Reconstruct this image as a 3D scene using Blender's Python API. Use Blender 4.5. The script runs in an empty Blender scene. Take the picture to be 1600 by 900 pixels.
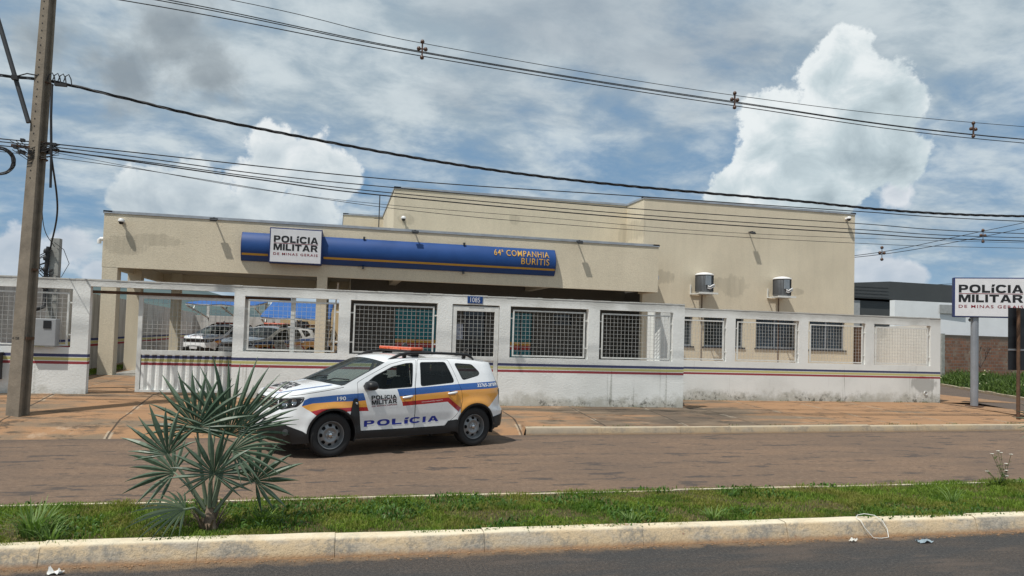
import bpy, bmesh, math, random
from mathutils import Vector, Matrix
from mathutils.geometry import delaunay_2d_cdt
random.seed(7)
rad=math.radians
scn=bpy.context.scene
col=scn.collection
# ---------------------------------------------------------------- camera
H=1.96
yaw=rad(13.4); pitch=math.atan(45/1150.); roll=math.atan(.03)
F=Vector((math.sin(yaw)*math.cos(pitch),math.cos(yaw)*math.cos(pitch),math.sin(pitch)))
R0=Vector((math.cos(yaw),-math.sin(yaw),0)); U0=R0.cross(F)
Rt=R0*math.cos(roll)+U0*math.sin(roll); Up=Rt.cross(F)
cd=bpy.data.cameras.new('camera'); cam=bpy.data.objects.new('camera',cd); col.objects.link(cam)
M=Matrix((Rt,Up,-F)).transposed().to_4x4(); M.translation=Vector((0,0,H)); cam.matrix_world=M
cd.sensor_width=36; cd.lens=1150/1600*36; cd.shift_y=30/1600.; cd.clip_end=6000; cd.clip_start=.05
scn.camera=cam
scn.view_settings.view_transform='Standard'; scn.view_settings.look='None'
scn.view_settings.exposure=0.0; scn.view_settings.gamma=1
SUN=Vector((-.38,-.27,.88)).normalized()
SUN_STRENGTH=4.2
# ---------------------------------------------------------------- node helper
class G:
    def __init__(s,nt): s.nt=nt
    def put(s,sock,v):
        if v is None: return
        if isinstance(v,bpy.types.NodeSocket): s.nt.links.new(v,sock)
        else:
            if isinstance(v,(tuple,list)) and len(v)==3 and sock.type=='RGBA': v=tuple(v)+(1,)
            if isinstance(v,(int,float)) and sock.type=='RGBA': v=(v,v,v,1)
            sock.default_value=v
    def n(s,t,ins=None,**pr):
        nd=s.nt.nodes.new(t)
        for k,v in pr.items(): setattr(nd,k,v)
        for k,v in (ins or {}).items(): s.put(nd.inputs[k],v)
        return nd
    def m(s,op,a,b=None,c=None,clamp=False):
        nd=s.n('ShaderNodeMath',operation=op,use_clamp=clamp)
        s.put(nd.inputs[0],a); s.put(nd.inputs[1],b)
        if c is not None: s.put(nd.inputs[2],c)
        return nd.outputs[0]
    def mix(s,f,a,b,mode='MIX'):
        nd=s.n('ShaderNodeMix',data_type='RGBA',blend_type=mode); nd.clamp_factor=True
        s.put(nd.inputs[0],f); s.put(nd.inputs[6],a); s.put(nd.inputs[7],b); return nd.outputs[2]
    def noise(s,vec,scale,detail=4,rough=.55,dist=0):
        nd=s.n('ShaderNodeTexNoise',{'Scale':scale,'Detail':detail,'Roughness':rough,'Distortion':dist})
        if vec is not None: s.put(nd.inputs['Vector'],vec)
        return nd.outputs['Fac']
    def ss(s,x,a,b,o0=0.,o1=1.):
        nd=s.n('ShaderNodeMapRange',interpolation_type='SMOOTHSTEP')
        s.put(nd.inputs[0],x); nd.inputs[1].default_value=a; nd.inputs[2].default_value=b
        nd.inputs[3].default_value=o0; nd.inputs[4].default_value=o1; return nd.outputs[0]
    def lr(s,x,a,b,o0=0.,o1=1.):
        nd=s.n('ShaderNodeMapRange'); s.put(nd.inputs[0],x)
        for i,v in enumerate((a,b,o0,o1)): nd.inputs[1+i].default_value=v
        return nd.outputs[0]
    def vm(s,vec,sc=(1,1,1),loc=(0,0,0)):
        nd=s.n('ShaderNodeMapping'); s.put(nd.inputs['Vector'],vec)
        nd.inputs['Scale'].default_value=sc; nd.inputs['Location'].default_value=loc; return nd.outputs[0]
    def xyz(s,vec):
        nd=s.n('ShaderNodeSeparateXYZ'); s.put(nd.inputs[0],vec); return nd.outputs
    def comb(s,x,y,z):
        nd=s.n('ShaderNodeCombineXYZ'); s.put(nd.inputs[0],x);s.put(nd.inputs[1],y);s.put(nd.inputs[2],z); return nd.outputs[0]
# ---------------------------------------------------------------- world
w=bpy.data.worlds.new('World'); scn.world=w; w.use_nodes=True
g=G(w.node_tree); bg=w.node_tree.nodes['Background']
sky=g.n('ShaderNodeTexSky',sky_type='NISHITA'); sky.sun_disc=False
sky.sun_elevation=math.asin(SUN.z); sky.sun_rotation=math.atan2(SUN.x,SUN.y); sky.altitude=900
sky.air_density=1.0; sky.dust_density=.6; sky.ozone_density=2.0
d=g.n('ShaderNodeTexCoord').outputs['Generated']
dx,dy,dz=g.xyz(d)
az=g.m('ARCTAN2',dx,dy); el=g.m('ARCSINE',g.m('MINIMUM',g.m('MAXIMUM',dz,-1.),1.))
inv=g.m('DIVIDE',1.,g.m('ADD',g.m('MAXIMUM',dz,0.),.24))
uv=g.comb(g.m('MULTIPLY',dx,inv),g.m('MULTIPLY',dy,inv),0.)
n1=g.noise(g.vm(uv,(1.5,1.7,1),(3.1,1.7,0)),1.0,8,.62,.2)
n2=g.noise(g.vm(uv,(4.2,5.0,1),(0,5,0)),1.0,8,.60,.2)
n3=g.noise(g.vm(uv,(.8,.9,1),(8,2,0)),1.0,5,.6)
cov=g.m('ADD',g.m('MULTIPLY',n1,.65),g.m('MULTIPLY',n2,.42))
cov=g.m('ADD',cov,g.ss(el,.12,.5,-.07,.08))
veil=g.ss(cov,.33,.62)
vcol=g.mix(g.ss(n2,.36,.66),(4.0,4.9,5.5),(7.0,7.7,7.9))
vcol=g.mix(g.ss(n3,.56,.74,0,.6),vcol,(3.6,4.1,4.6))
blue=g.mix(.75,sky.outputs[0],(1.75,3.35,5.3))
base=g.mix(g.m('MULTIPLY',veil,.88),blue,vcol)
# cumulus banks: clusters of puffs in azimuth / elevation, ragged by noise
ae=g.comb(az,el,0.)
rg=g.noise(ae,9.,7,.62,.25); rg2=g.noise(ae,26.,5,.6)
rg3=g.noise(g.vm(ae,(1,1.3,1),(.012,-.015,0)),15.,5,.6,.4)
rgx=g.m('MULTIPLY',g.m('SUBTRACT',rg,.5),.10)
def bank(puffs):
    best=None
    for (a,e,r) in puffs:
        dd=g.n('ShaderNodeVectorMath',operation='DISTANCE'); g.put(dd.inputs[0],ae); dd.inputs[1].default_value=(a,e,0)
        v=g.m('SUBTRACT',1.,g.m('DIVIDE',dd.outputs['Value'],r))
        best=v if best is None else g.m('SMOOTH_MAX',best,v,.35)
    return best
BK={
 'dark':([(-0.2121, 0.3358, 0.0912), (-0.2597, 0.2984, 0.0729), (-0.1668, 0.3141, 0.0507), (-0.352, 0.3143, 0.0461)],.88,(5.2,5.8,6.2),(3.9,4.5,4.9),(2.8,3.3,3.7),.3,.6),
 'left':([(-0.0854, 0.2216, 0.0417), (-0.0447, 0.2101, 0.0528), (-0.0034, 0.2029, 0.0338), (-0.1069, 0.1737, 0.0517), (-0.1819, 0.1546, 0.0628), (-0.2245, 0.1425, 0.0451), (-0.0504, 0.1498, 0.0527), (-0.1366, 0.1469, 0.0512), (-0.2558, 0.143, 0.0283)],.9,(9.4,9.7,9.7),(7.0,7.7,8.0),(4.6,5.4,6.0),.13,.25),
 'soft':([(0.714, 0.1849, 0.0243), (0.6976, 0.0834, 0.0367), (0.6799, 0.0913, 0.0288), (0.7284, 0.0869, 0.0201), (-0.3095, 0.0865, 0.0352), (-0.2836, 0.0608, 0.0175), (-0.3586, 0.0735, 0.0379)],.85,(8.6,8.9,9.2),(6.5,7.0,7.6),(5.0,5.7,6.5),.05,.25),
 'tower':([(0.6516, 0.3517, 0.0385), (0.6335, 0.3207, 0.0529), (0.6777, 0.2942, 0.0554), (0.5846, 0.2832, 0.0504), (0.5578, 0.2457, 0.04), (0.6047, 0.2236, 0.0714), (0.6639, 0.2392, 0.0662), (0.5665, 0.1935, 0.0507), (0.5229, 0.1949, 0.0367), (0.713, 0.294, 0.0306), (0.7136, 0.224, 0.0408), (0.6353, 0.1829, 0.0423)],.97,(8.9,9.4,9.5),(6.0,7.0,7.4),(3.9,4.8,5.3),.15,.36),
}
sun_l=None
for nm,(puffs,top,c_lit,c_mid,c_dk,e0,e1) in BK.items():
    b=bank(puffs)
    f=g.m('ADD',b,g.m('ADD',g.m('MULTIPLY',g.m('SUBTRACT',rg,.5),1.9),g.m('MULTIPLY',g.m('SUBTRACT',rg2,.5),1.15)))
    mask=g.m('MULTIPLY',g.ss(f,.0,{'tower':.20,'left':.28,'soft':.4,'dark':.9}[nm]),top)
    lit=g.m('ADD',g.lr(f,.0,1.1,.85,.25),g.m('MULTIPLY',g.m('SUBTRACT',rg2,.5),1.1))
    lit=g.m('ADD',lit,g.m('MULTIPLY',g.m('SUBTRACT',rg3,.5),1.9))
    lit=g.m('ADD',lit,g.lr(el,e0,e1,-.35,.30))
    if nm=='tower': lit=g.m('ADD',lit,g.lr(az,.55,.80,.30,-.30))
    cc=g.mix(g.lr(lit,-.1,.55),c_dk,c_mid); cc=g.mix(g.ss(lit,.45,1.15),cc,c_lit)
    base=g.mix(mask,base,cc)
hz=g.ss(el,.0,.12,.35,0.)
base=g.mix(hz,base,(6.0,6.9,7.8))
g.put(bg.inputs['Color'],base); bg.inputs['Strength'].default_value=.094
sl=bpy.data.lights.new('sun','SUN'); sl.energy=SUN_STRENGTH; sl.angle=rad(.6); sl.color=(1,.965,.90)
so=bpy.data.objects.new('sun',sl); col.objects.link(so); so.rotation_euler=SUN.to_track_quat('Z','Y').to_euler(); so.location=SUN*60
# ---------------------------------------------------------------- object helpers
def tag(o,label=None,cat=None,group=None,kind=None):
    if label: o['label']=label
    if cat: o['category']=cat
    if group: o['group']=group
    if kind: o['kind']=kind
    return o
def thing(name,loc=(0,0,0),rz=0,label=None,cat=None,group=None):
    o=bpy.data.objects.new(name,None); col.objects.link(o); o.location=loc; o.rotation_euler=(0,0,rz); o.empty_display_size=.2
    return tag(o,label,cat,group)
def copy_tree(o,parent=None):
    c=o.copy(); col.objects.link(c); c.parent=parent
    for ch in list(o.children): copy_tree(ch,c)
    return c
class MB:
    def __init__(s): s.v=[];s.f=[];s.mi=[]
    def add(s,vs,fs,mi=0):
        b=len(s.v); s.v+= [tuple(q) for q in vs]; s.f+=[tuple(b+i for i in f) for f in fs]; s.mi+=[mi]*len(fs); return s
    def box(s,a,b,mi=0):
        x0,y0,z0=a;x1,y1,z1=b
        return s.add([(x0,y0,z0),(x1,y0,z0),(x1,y1,z0),(x0,y1,z0),(x0,y0,z1),(x1,y0,z1),(x1,y1,z1),(x0,y1,z1)],
              [(0,3,2,1),(4,5,6,7),(0,1,5,4),(1,2,6,5),(2,3,7,6),(3,0,4,7)],mi)
    def quad(s,*p,mi=0): return s.add(p,[tuple(range(len(p)))],mi)
    def prism(s,pts,z0,z1,mi=0):   # pts ccw (x,y)
        n=len(pts)
        return s.add([(x,y,z0) for x,y in pts]+[(x,y,z1) for x,y in pts],
            [tuple(range(n))[::-1],tuple(range(n,2*n))]+[(i,(i+1)%n,n+(i+1)%n,n+i) for i in range(n)],mi)
    def tube(s,path,r,seg=8,mi=0,cap=True):
        P=[Vector(p) for p in path]; n=len(P); rs=r if isinstance(r,(list,tuple)) else [r]*n
        b=[];ref=None
        for i in range(n):
            t=(P[min(i+1,n-1)]-P[max(i-1,0)]).normalized()
            if ref is None: ref=Vector((0,0,1)) if abs(t.z)<.9 else Vector((1,0,0))
            u=(ref-t*ref.dot(t)).normalized(); ref=u; v=t.cross(u)
            for k in range(seg):
                a=2*math.pi*k/seg; b.append(P[i]+(u*math.cos(a)+v*math.sin(a))*rs[i])
        fs=[(i*seg+k,i*seg+(k+1)%seg,(i+1)*seg+(k+1)%seg,(i+1)*seg+k) for i in range(n-1) for k in range(seg)]
        if cap: fs+=[tuple(range(seg))[::-1],tuple(range((n-1)*seg,n*seg))]
        return s.add(b,fs,mi)
    def bar(s,a,b,w=.03,h=.03,mi=0):
        a=Vector(a);b=Vector(b);t=(b-a).normalized(); ref=Vector((0,0,1)) if abs(t.z)<.9 else Vector((0,1,0))
        u=t.cross(ref).normalized();v=u.cross(t); u*=w/2;v*=h/2
        return s.add([a-u-v,a+u-v,a+u+v,a-u+v,b-u-v,b+u-v,b+u+v,b-u+v],[(0,3,2,1),(4,5,6,7),(0,1,5,4),(1,2,6,5),(2,3,7,6),(3,0,4,7)],mi)
    def lathe(s,prof,seg=32,axis='z',c=(0,0,0),mi=0,close=False):
        b=[]
        for (r,h) in prof:
            for k in range(seg):
                a=2*math.pi*k/seg;x,y=r*math.cos(a),r*math.sin(a)
                p=(x,y,h) if axis=='z' else (x,h,y) if axis=='y' else (h,x,y)
                b.append((p[0]+c[0],p[1]+c[1],p[2]+c[2]))
        n=len(prof);fs=[]
        for i in range(n-1+(1 if close else 0)):
            j=(i+1)%n
            for k in range(seg): fs.append((i*seg+k,i*seg+(k+1)%seg,j*seg+(k+1)%seg,j*seg+k))
        return s.add(b,fs,mi)
    def build(s,name,mats,parent=None,smooth=None,bevel=0,loc=None):
        me=bpy.data.meshes.new(name); me.from_pydata(s.v,[],s.f); 
        if not isinstance(mats,(list,tuple)): mats=[mats]
        for m in mats: me.materials.append(m)
        if len(mats)>1: me.polygons.foreach_set('material_index',s.mi)
        me.update()
        bm=bmesh.new(); bm.from_mesh(me); bmesh.ops.recalc_face_normals(bm,faces=bm.faces); bm.to_mesh(me); bm.free()
        if smooth is not None:
            me.polygons.foreach_set('use_smooth',[True]*len(me.polygons)); me.set_sharp_from_angle(angle=rad(smooth))
        o=bpy.data.objects.new(name,me); col.objects.link(o)
        if parent: o.parent=parent
        if loc: o.location=loc
        if bevel:
            md=o.modifiers.new('bevel','BEVEL'); md.width=bevel; md.segments=2; md.limit_method='ANGLE'; md.angle_limit=rad(40)
        return o
# ---------------------------------------------------------------- materials
def new_mat(name):
    m=bpy.data.materials.new(name); m.use_nodes=True; return m,G(m.node_tree),m.node_tree.nodes['Principled BSDF']
def simple(name,c,rough=.6,metal=0,var=.12,scale=6,bump=0,bscale=60,coat=0,spec=None,emit=None):
    m,g,b=new_mat(name); co=g.n('ShaderNodeTexCoord').outputs['Object']
    n=g.noise(co,scale,5,.6); k=g.lr(n,.3,.7,1-var,1+var)
    cc=g.mix(1.,c,g.comb(k,k,k),'MULTIPLY'); g.put(b.inputs['Base Color'],cc)
    b.inputs['Metallic'].default_value=metal
    g.put(b.inputs['Roughness'],g.lr(n,.3,.7,max(rough-.06,.02),min(rough+.06,1)))
    if coat: b.inputs['Coat Weight'].default_value=coat; b.inputs['Coat Roughness'].default_value=.04
    if spec is not None: b.inputs['Specular IOR Level'].default_value=spec
    if emit: b.inputs['Emission Color'].default_value=tuple(emit[0])+(1,); b.inputs['Emission Strength'].default_value=emit[1]
    if bump:
        bp=g.n('ShaderNodeBump',{'Strength':1.,'Distance':bump,'Height':g.noise(co,bscale,4,.6)}); g.put(b.inputs['Normal'],bp.outputs[0])
    return m
def spots(g,P,lst,rag=.35,nscale=2.2):
    """mask of ragged patches: lst = (x,z,rx,rz) in metres on a wall facing -y"""
    x,y,z=g.xyz(P); nn=g.m('ADD',g.m('MULTIPLY',g.m('SUBTRACT',g.noise(P,nscale,6,.65),.5),3.4*rag),g.m('MULTIPLY',g.m('SUBTRACT',g.noise(g.vm(P,(9,9,1.2)),1.,4,.6),.5),.9)); out=None
    for (cx,cz,rx,rz) in lst:
        a=g.m('DIVIDE',g.m('SUBTRACT',x,cx),rx); b=g.m('DIVIDE',g.m('SUBTRACT',z,cz),rz)
        d=g.m('SQRT',g.m('ADD',g.m('MULTIPLY',a,a),g.m('MULTIPLY',b,b)))
        v=g.ss(g.m('ADD',d,nn),1.1,.80)
        out=v if out is None else g.m('MAXIMUM',out,v)
    return out
def stucco(name,c,patches=(),dark=.62):
    m,g,b=new_mat(name); P=g.n('ShaderNodeNewGeometry').outputs['Position']
    x,y,z=g.xyz(P)
    n=g.noise(P,.7,5,.6); f=g.noise(P,38,3,.7); st=g.noise(g.vm(P,(5,5,.35)),1.,5,.65)
    k=g.m('MULTIPLY',g.lr(n,.3,.7,.93,1.06),g.m('MULTIPLY',g.lr(f,.25,.75,.86,1.13),g.lr(st,.45,.75,1.01,.955)))
    cc=g.mix(1.,c,g.comb(k,k,k),'MULTIPLY')
    if patches: cc=g.mix(g.m('MULTIPLY',spots(g,P,patches),g.lr(st,.35,.65,.25,.62)),cc,tuple(q*dark for q in c))
    g.put(b.inputs['Base Color'],cc); b.inputs['Roughness'].default_value=.92
    b.inputs['Specular IOR Level'].default_value=.2
    bp=g.n('ShaderNodeBump',{'Strength':1.,'Distance':.012,'Height':f}); g.put(b.inputs['Normal'],bp.outputs[0])
    return m
def fence_paint(name,base_z,corr=False,z0=1.31,k0=1.0,patch=()):
    """white wall paint with the three painted lines, mould at the foot and drip marks"""
    m,g,b=new_mat(name); P=g.n('ShaderNodeNewGeometry').outputs['Position']; x,y,z=g.xyz(P)
    n=g.noise(P,.9,6,.58); f=g.noise(P,24,4,.7)
    drip=g.noise(g.vm(P,(7,7,.5)),1.,5,.7)
    cw=g.mix(g.ss(n,.42,.68),(.79*k0,.795*k0,.77*k0),(.70*k0,.705*k0,.68*k0))
    cw=g.mix(g.ss(drip,.60,.80,0,.35),cw,(.30,.30,.28))
    d2=g.ss(g.noise(g.vm(P,(3.4,3.4,.10),(2,0,0)),1.,4,.7),.61,.70); cw=g.mix(g.m('MULTIPLY',g.m('MULTIPLY',d2,g.ss(z,1.42,1.1)),g.ss(f,.3,.6,.2,.65)),cw,(.17,.17,.13))
    top=g.ss(g.m('ADD',z,g.m('MULTIPLY',g.m('SUBTRACT',n,.5),.5)),2.62,2.86)
    cw=g.mix(g.m('MULTIPLY',top,.55),cw,(.33,.32,.29))
    if patch: cw=g.mix(g.m('MULTIPLY',spots(g,P,patch),.8),cw,(.36,.36,.34))
    zw=g.m('ADD',z,g.m('MULTIPLY',g.m('SUBTRACT',f,.5),.004))
    for a,bq,c in ((z0-.056,z0+.006,(.008,.016,.10)),(z0-.130,z0-.068,(.50,.47,.16)),(z0-.204,z0-.146,(.27,.006,.016))):
        msk=g.m('MULTIPLY',g.m('GREATER_THAN',zw,a),g.m('LESS_THAN',zw,bq)); cw=g.mix(g.m('MULTIPLY',msk,.93),cw,c)
    if not corr:
        low=g.ss(g.m('ADD',g.m('SUBTRACT',z,base_z),g.m('MULTIPLY',g.m('SUBTRACT',g.noise(P,2.6,7,.72),.5),.9)),.34,-.02)
        cw=g.mix(g.m('MULTIPLY',low,.62),cw,(.27,.255,.19))
        blk=g.m('MULTIPLY',g.ss(g.noise(P,7,6,.75),.50,.60),g.ss(g.m('ADD',g.m('SUBTRACT',z,base_z),g.m('MULTIPLY',g.m('SUBTRACT',drip,.5),-.5)),.30,.02))
        lf=g.ss(g.m('ADD',g.noise(P,.55,3,.6),g.lr(x,0.,9.,-.12,.06)),.44,.56); blk=g.m('MULTIPLY',blk,g.m('ADD',g.m('MULTIPLY',lf,.85),.10))
        cw=g.mix(g.m('MULTIPLY',blk,.8),cw,(.05,.048,.036))
    g.put(b.inputs['Base Color'],cw); b.inputs['Roughness'].default_value=.8; b.inputs['Specular IOR Level'].default_value=.3
    bp=g.n('ShaderNodeBump',{'Strength':.8,'Distance':.01,'Height':g.m('ADD',f,n)}); g.put(b.inputs['Normal'],bp.outputs[0])
    return m
BEIGE=(.66,.585,.45)
M_beige=stucco('beige_stucco',BEIGE,[(-6.0,4.25,.55,.30),(-5.3,4.45,.8,.18),(14.2,4.05,.62,.42),(13.7,4.15,.35,.2),(11.3,4.25,.55,.28),(6.2,6.25,.22,.2),(16.9,3.95,.3,.14),(10.5,6.0,.22,.42),(2.3,5.98,.32,.22)])
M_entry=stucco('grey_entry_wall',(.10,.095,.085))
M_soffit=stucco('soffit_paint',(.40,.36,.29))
M_fence=fence_paint('perimeter_paint',.32)
M_fence2=fence_paint('rear_perimeter_paint',.32,z0=1.235,k0=.96,patch=[(17.7,.85,.45,.28)])
M_gate=fence_paint('gate_paint',.4,corr=True,k0=1.04)
M_yardw=stucco('yard_wall_plaster',(.46,.46,.45))
def yardwall():
    m,g,b=new_mat('yard_wall_striped'); P=g.n('ShaderNodeNewGeometry').outputs['Position']; x,y,z=g.xyz(P)
    n=g.noise(g.vm(P,(3,3,.6)),1.,6,.65); c=g.mix(g.ss(n,.4,.7),(.50,.49,.47),(.30,.29,.27))
    for a,bq,q in ((1.42,1.49,(.012,.022,.12)),(1.32,1.40,(.5,.46,.2)),(1.23,1.30,(.28,.012,.02))):
        c=g.mix(g.m('MULTIPLY',g.m('GREATER_THAN',z,a),g.m('LESS_THAN',z,bq)),c,q)
    g.put(b.inputs['Base Color'],c); b.inputs['Roughness'].default_value=.9; return m
M_yardw=yardwall()
M_white=simple('white_steel_paint',(.66,.66,.63),.45,var=.12,scale=9)
M_wire=simple('galvanised_mesh_wire',(.50,.50,.48),.5,.1,.2,12)
M_trim=simple('zinc_flashing',(.36,.39,.43),.45,.3,.2,3)
M_blue=simple('blue_sign_sheet',(.003,.048,.20),.5,var=.1,scale=2)
M_bluedark=simple('blue_sign_edge',(.010,.025,.12),.5)
M_gold=simple('gold_sign_vinyl',(.55,.31,.045),.5,var=.05)
M_panel=simple('white_sign_panel',(.66,.66,.68),.4,var=.04)
M_black=simple('black_vinyl',(.010,.010,.012),.5,var=.05)
M_redv=simple('dark_red_vinyl',(.22,.008,.02),.5,var=.05)
M_conc=simple('pole_concrete',(.20,.168,.13),.9,0,.25,4,.006,30)
M_conc2=simple('grey_concrete',(.30,.30,.28),.9,0,.25,5,.006,30)
M_cable=simple('black_cable',(.014,.014,.016),.6)
M_rust=simple('rusty_steel',(.11,.06,.035),.8,.2,.4,8,.003,40)
M_galv=simple('galvanised_steel',(.33,.35,.38),.42,.55,.10,3)
M_grayplastic=simple('grey_plastic',(.32,.33,.34),.5,var=.06)
M_dkmetal=simple('dark_grey_metal',(.05,.052,.056),.5,.3)
M_cond=simple('condenser_louvre',(.17,.175,.18),.5,.3)
M_brown=simple('brown_conduit',(.10,.05,.03),.7)
M_darkpanel=simple('black_panel',(.012,.013,.016),.4)
M_camw=simple('camera_white',(.7,.7,.7),.35)
M_teal=simple('teal_film',(.005,.16,.19),.2,var=.1)
M_yel=simple('yellow_film',(.6,.30,.03),.4)
M_red=simple('red_film',(.42,.02,.015),.4)
def glassy(name,c,rough=.05,tr=0.,tint=(.5,.55,.55)):
    m,g,b=new_mat(name); b.inputs['Base Color'].default_value=tuple(c)+(1,); b.inputs['Roughness'].default_value=rough
    b.inputs['IOR'].default_value=1.5; b.inputs['Specular IOR Level'].default_value=.6
    if tr:
        t=g.n('ShaderNodeBsdfTransparent',{'Color':tint}); mx=g.n('ShaderNodeMixShader'); mx.inputs[0].default_value=tr
        g.nt.links.new(b.outputs[0],mx.inputs[1]); g.nt.links.new(t.outputs[0],mx.inputs[2])
        g.nt.links.new(mx.outputs[0],g.nt.nodes['Material Output'].inputs['Surface'])
    return m
M_glass=glassy('window_glass',(.02,.025,.03))
M_blind=simple('pale_blinds',(.34,.39,.44),.6,var=.15,scale=14)
# ---------------------------------------------------------------- text
_dg=None
def text_mesh(s,bold=.018,res=3,space=1.0):
    c=bpy.data.curves.new('t','FONT'); c.body=s; c.size=1; c.offset=bold; c.resolution_u=res; c.space_character=space
    o=bpy.data.objects.new('t',c); col.objects.link(o); bpy.context.view_layer.update()
    dg=bpy.context.evaluated_depsgraph_get(); me=o.evaluated_get(dg).to_mesh()
    vs=[tuple(v.co) for v in me.vertices]; fs=[tuple(p.vertices) for p in me.polygons]
    o.evaluated_get(dg).to_mesh_clear(); bpy.data.objects.remove(o); bpy.data.curves.remove(c)
    x0=min(v[0] for v in vs);x1=max(v[0] for v in vs);y0=min(v[1] for v in vs);y1=max(v[1] for v in vs)
    return [((v[0]-x0)/(x1-x0),(v[1]-y0)/(y1-y0)) for v in vs],fs
def put_text(mb,s,fn,bold=.018,mi=0,space=1.0):
    """fn maps unit (u,v) to a 3D point"""
    vs,fs=text_mesh(s,bold,space=space); mb.add([fn(u,v) for u,v in vs],fs,mi)
def _se(cx,cy,a,b,e=2.5,a0=0,a1=360,n=24):
    o=[]
    for i in range(n+1 if a1-a0<360 else n):
        t=math.radians(a0+(a1-a0)*i/n);c,s=math.cos(t),math.sin(t)
        o.append((cx+a*math.copysign(abs(c)**(2/e),c),cy+b*math.copysign(abs(s)**(2/e),s)))
    return o
GL={'I':(.30,[[(0,0),(.30,0),(.30,1),(0,1)]]),'L':(.86,[[(0,0),(.86,0),(.86,.24),(.30,.24),(.30,1),(0,1)]]),
'P':(1.0,[[(0,0),(.30,0),(.30,.34),(.62,.34),(.85,.39),(.98,.52),(1,.68),(.98,.84),(.85,.96),(.62,1),(0,1)],[(.30,.56),(.58,.56),(.67,.60),(.70,.67),(.67,.75),(.58,.79),(.30,.79)]]),
'O':(1.2,[_se(.6,.5,.6,.53),_se(.6,.5,.30,.29)]),
'C':(1.12,[_se(.6,.5,.6,.53,2.5,33,327)+_se(.6,.5,.30,.29,2.5,327,33)]),
'A':(1.16,[[(0,0),(.31,0),(.385,.19),(.775,.19),(.85,0),(1.16,0),(.75,1),(.41,1)],[(.455,.38),(.705,.38),(.58,.72)]]),
'M':(1.28,[[(0,0),(.27,0),(.27,.66),(.52,0),(.76,0),(1.01,.66),(1.01,0),(1.28,0),(1.28,1),(.87,1),(.64,.42),(.41,1),(0,1)]]),
'T':(1.02,[[(0,1),(0,.77),(.36,.77),(.36,0),(.66,0),(.66,.77),(1.02,.77),(1.02,1)]]),
'R':(1.1,[[(0,0),(.30,0),(.30,.38),(.52,.38),(.76,0),(1.1,0),(.82,.45),(.97,.55),(1.02,.70),(.99,.85),(.88,.96),(.64,1),(0,1)],[(.30,.59),(.60,.59),(.69,.62),(.72,.69),(.69,.76),(.60,.79),(.30,.79)]]),
'i':(.32,[[(0,0),(.30,0),(.30,.66),(0,.66)],[(0,.76),(.27,.76),(.40,1.06),(.08,1.06)]])}
def block_text(word,sp=.13):
    from mathutils.geometry import delaunay_2d_cdt as cdt
    x=0;V=[];Fc=[]
    def ip(p,poly):
        c=False
        for i in range(len(poly)):
            (x1,y1),(x2,y2)=poly[i],poly[i-1]
            if (y1>p[1])!=(y2>p[1]) and p[0]<(x2-x1)*(p[1]-y1)/(y2-y1)+x1: c=not c
        return c
    for ch in word:
        w_,loops=GL[ch];vs=[];es=[]
        for lp in loops:
            q=[]
            for i in range(len(lp)):
                a,b=lp[i],lp[(i+1)%len(lp)];k=max(1,int(math.hypot(b[0]-a[0],b[1]-a[1])/.3)); q+=[(a[0]+(b[0]-a[0])*j/k,a[1]+(b[1]-a[1])*j/k) for j in range(k)]
            b0=len(vs);vs+=q;es+=[(b0+i,b0+(i+1)%len(q)) for i in range(len(q))]
        vo,_,fo,*_r=cdt([Vector(v) for v in vs],es,[],0,1e-5); n0=len(V); V+=[(v.x+x,v.y) for v in vo]
        for f in fo:
            c=(sum(vo[i].x for i in f)/3,sum(vo[i].y for i in f)/3)
            if sum(ip(c,lp) for lp in loops)%2: Fc.append(tuple(n0+i for i in f))
        x+=w_+sp
    W=x-sp
    return [(a/W,b) for a,b in V],Fc
def put_block(mb,s,fn,mi=0):
    vs,fs=block_text(s); mb.add([fn(u,v) for u,v in vs],fs,mi)
LOGO=[('POLiCIA',.0,1.,.66,1.0,0,.035),('MILITAR',.0,1.,.25,.58,0,.035),('DE MINAS GERAIS',.0,1.,.0,.13,1,.02)]
def put_logo(mb,fn,mk=0,mr=1):
    """the force's lettering block: two heavy lines, thin red rule, small red line"""
    for s,u0,u1,v0,v1,c,bd in LOGO:
        ff=lambda u,v:fn(u0+(u1-u0)*u,v0+(v1-v0)*v)
        if c: put_text(mb,s,ff,.012,mr,1.25)
        else: put_block(mb,s,ff,mk)
    mb.quad(fn(0,.605),fn(1,.605),fn(1,.63),fn(0,.63),mi=mr)
# ================================================================ ground
def lini(x,t):
    if x<=t[0][0]: return t[0][1]
    for (a,b),(c,d) in zip(t,t[1:]):
        if x<=c: return b+(d-b)*(x-a)/(c-a)
    return t[-1][1]
NEAR=lambda x:6.61-.006*x            # front face of the near kerb
MFAR=lambda x:8.36+.0126*x           # far edge of the median
KERB=[(-14,13.35),(-6,13.72),(3.7,14.2),(6.9,14.32),(16.8,14.86),(19.2,15.1)]
FK=lambda x:lini(x,KERB)
def ground_mat(name,fn):
    m,g,b=new_mat(name); P=g.n('ShaderNodeNewGeometry').outputs['Position']
    c,r,h,dist=fn(g,P,*g.xyz(P)); g.put(b.inputs['Base Color'],c); g.put(b.inputs['Roughness'],r); b.inputs['Specular IOR Level'].default_value=.3
    bp=g.n('ShaderNodeBump',{'Strength':1.,'Distance':dist,'Height':h}); g.put(b.inputs['Normal'],bp.outputs[0]); return m
def _dirt(g,P,x,y,z):
    n=g.noise(P,.05,6,.6); f=g.noise(P,2.,5,.6)
    return g.mix(g.ss(n,.4,.6),g.mix(f,(.10,.12,.04),(.05,.08,.02)),g.mix(f,(.22,.12,.06),(.14,.09,.05))),.95,f,.03
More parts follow.
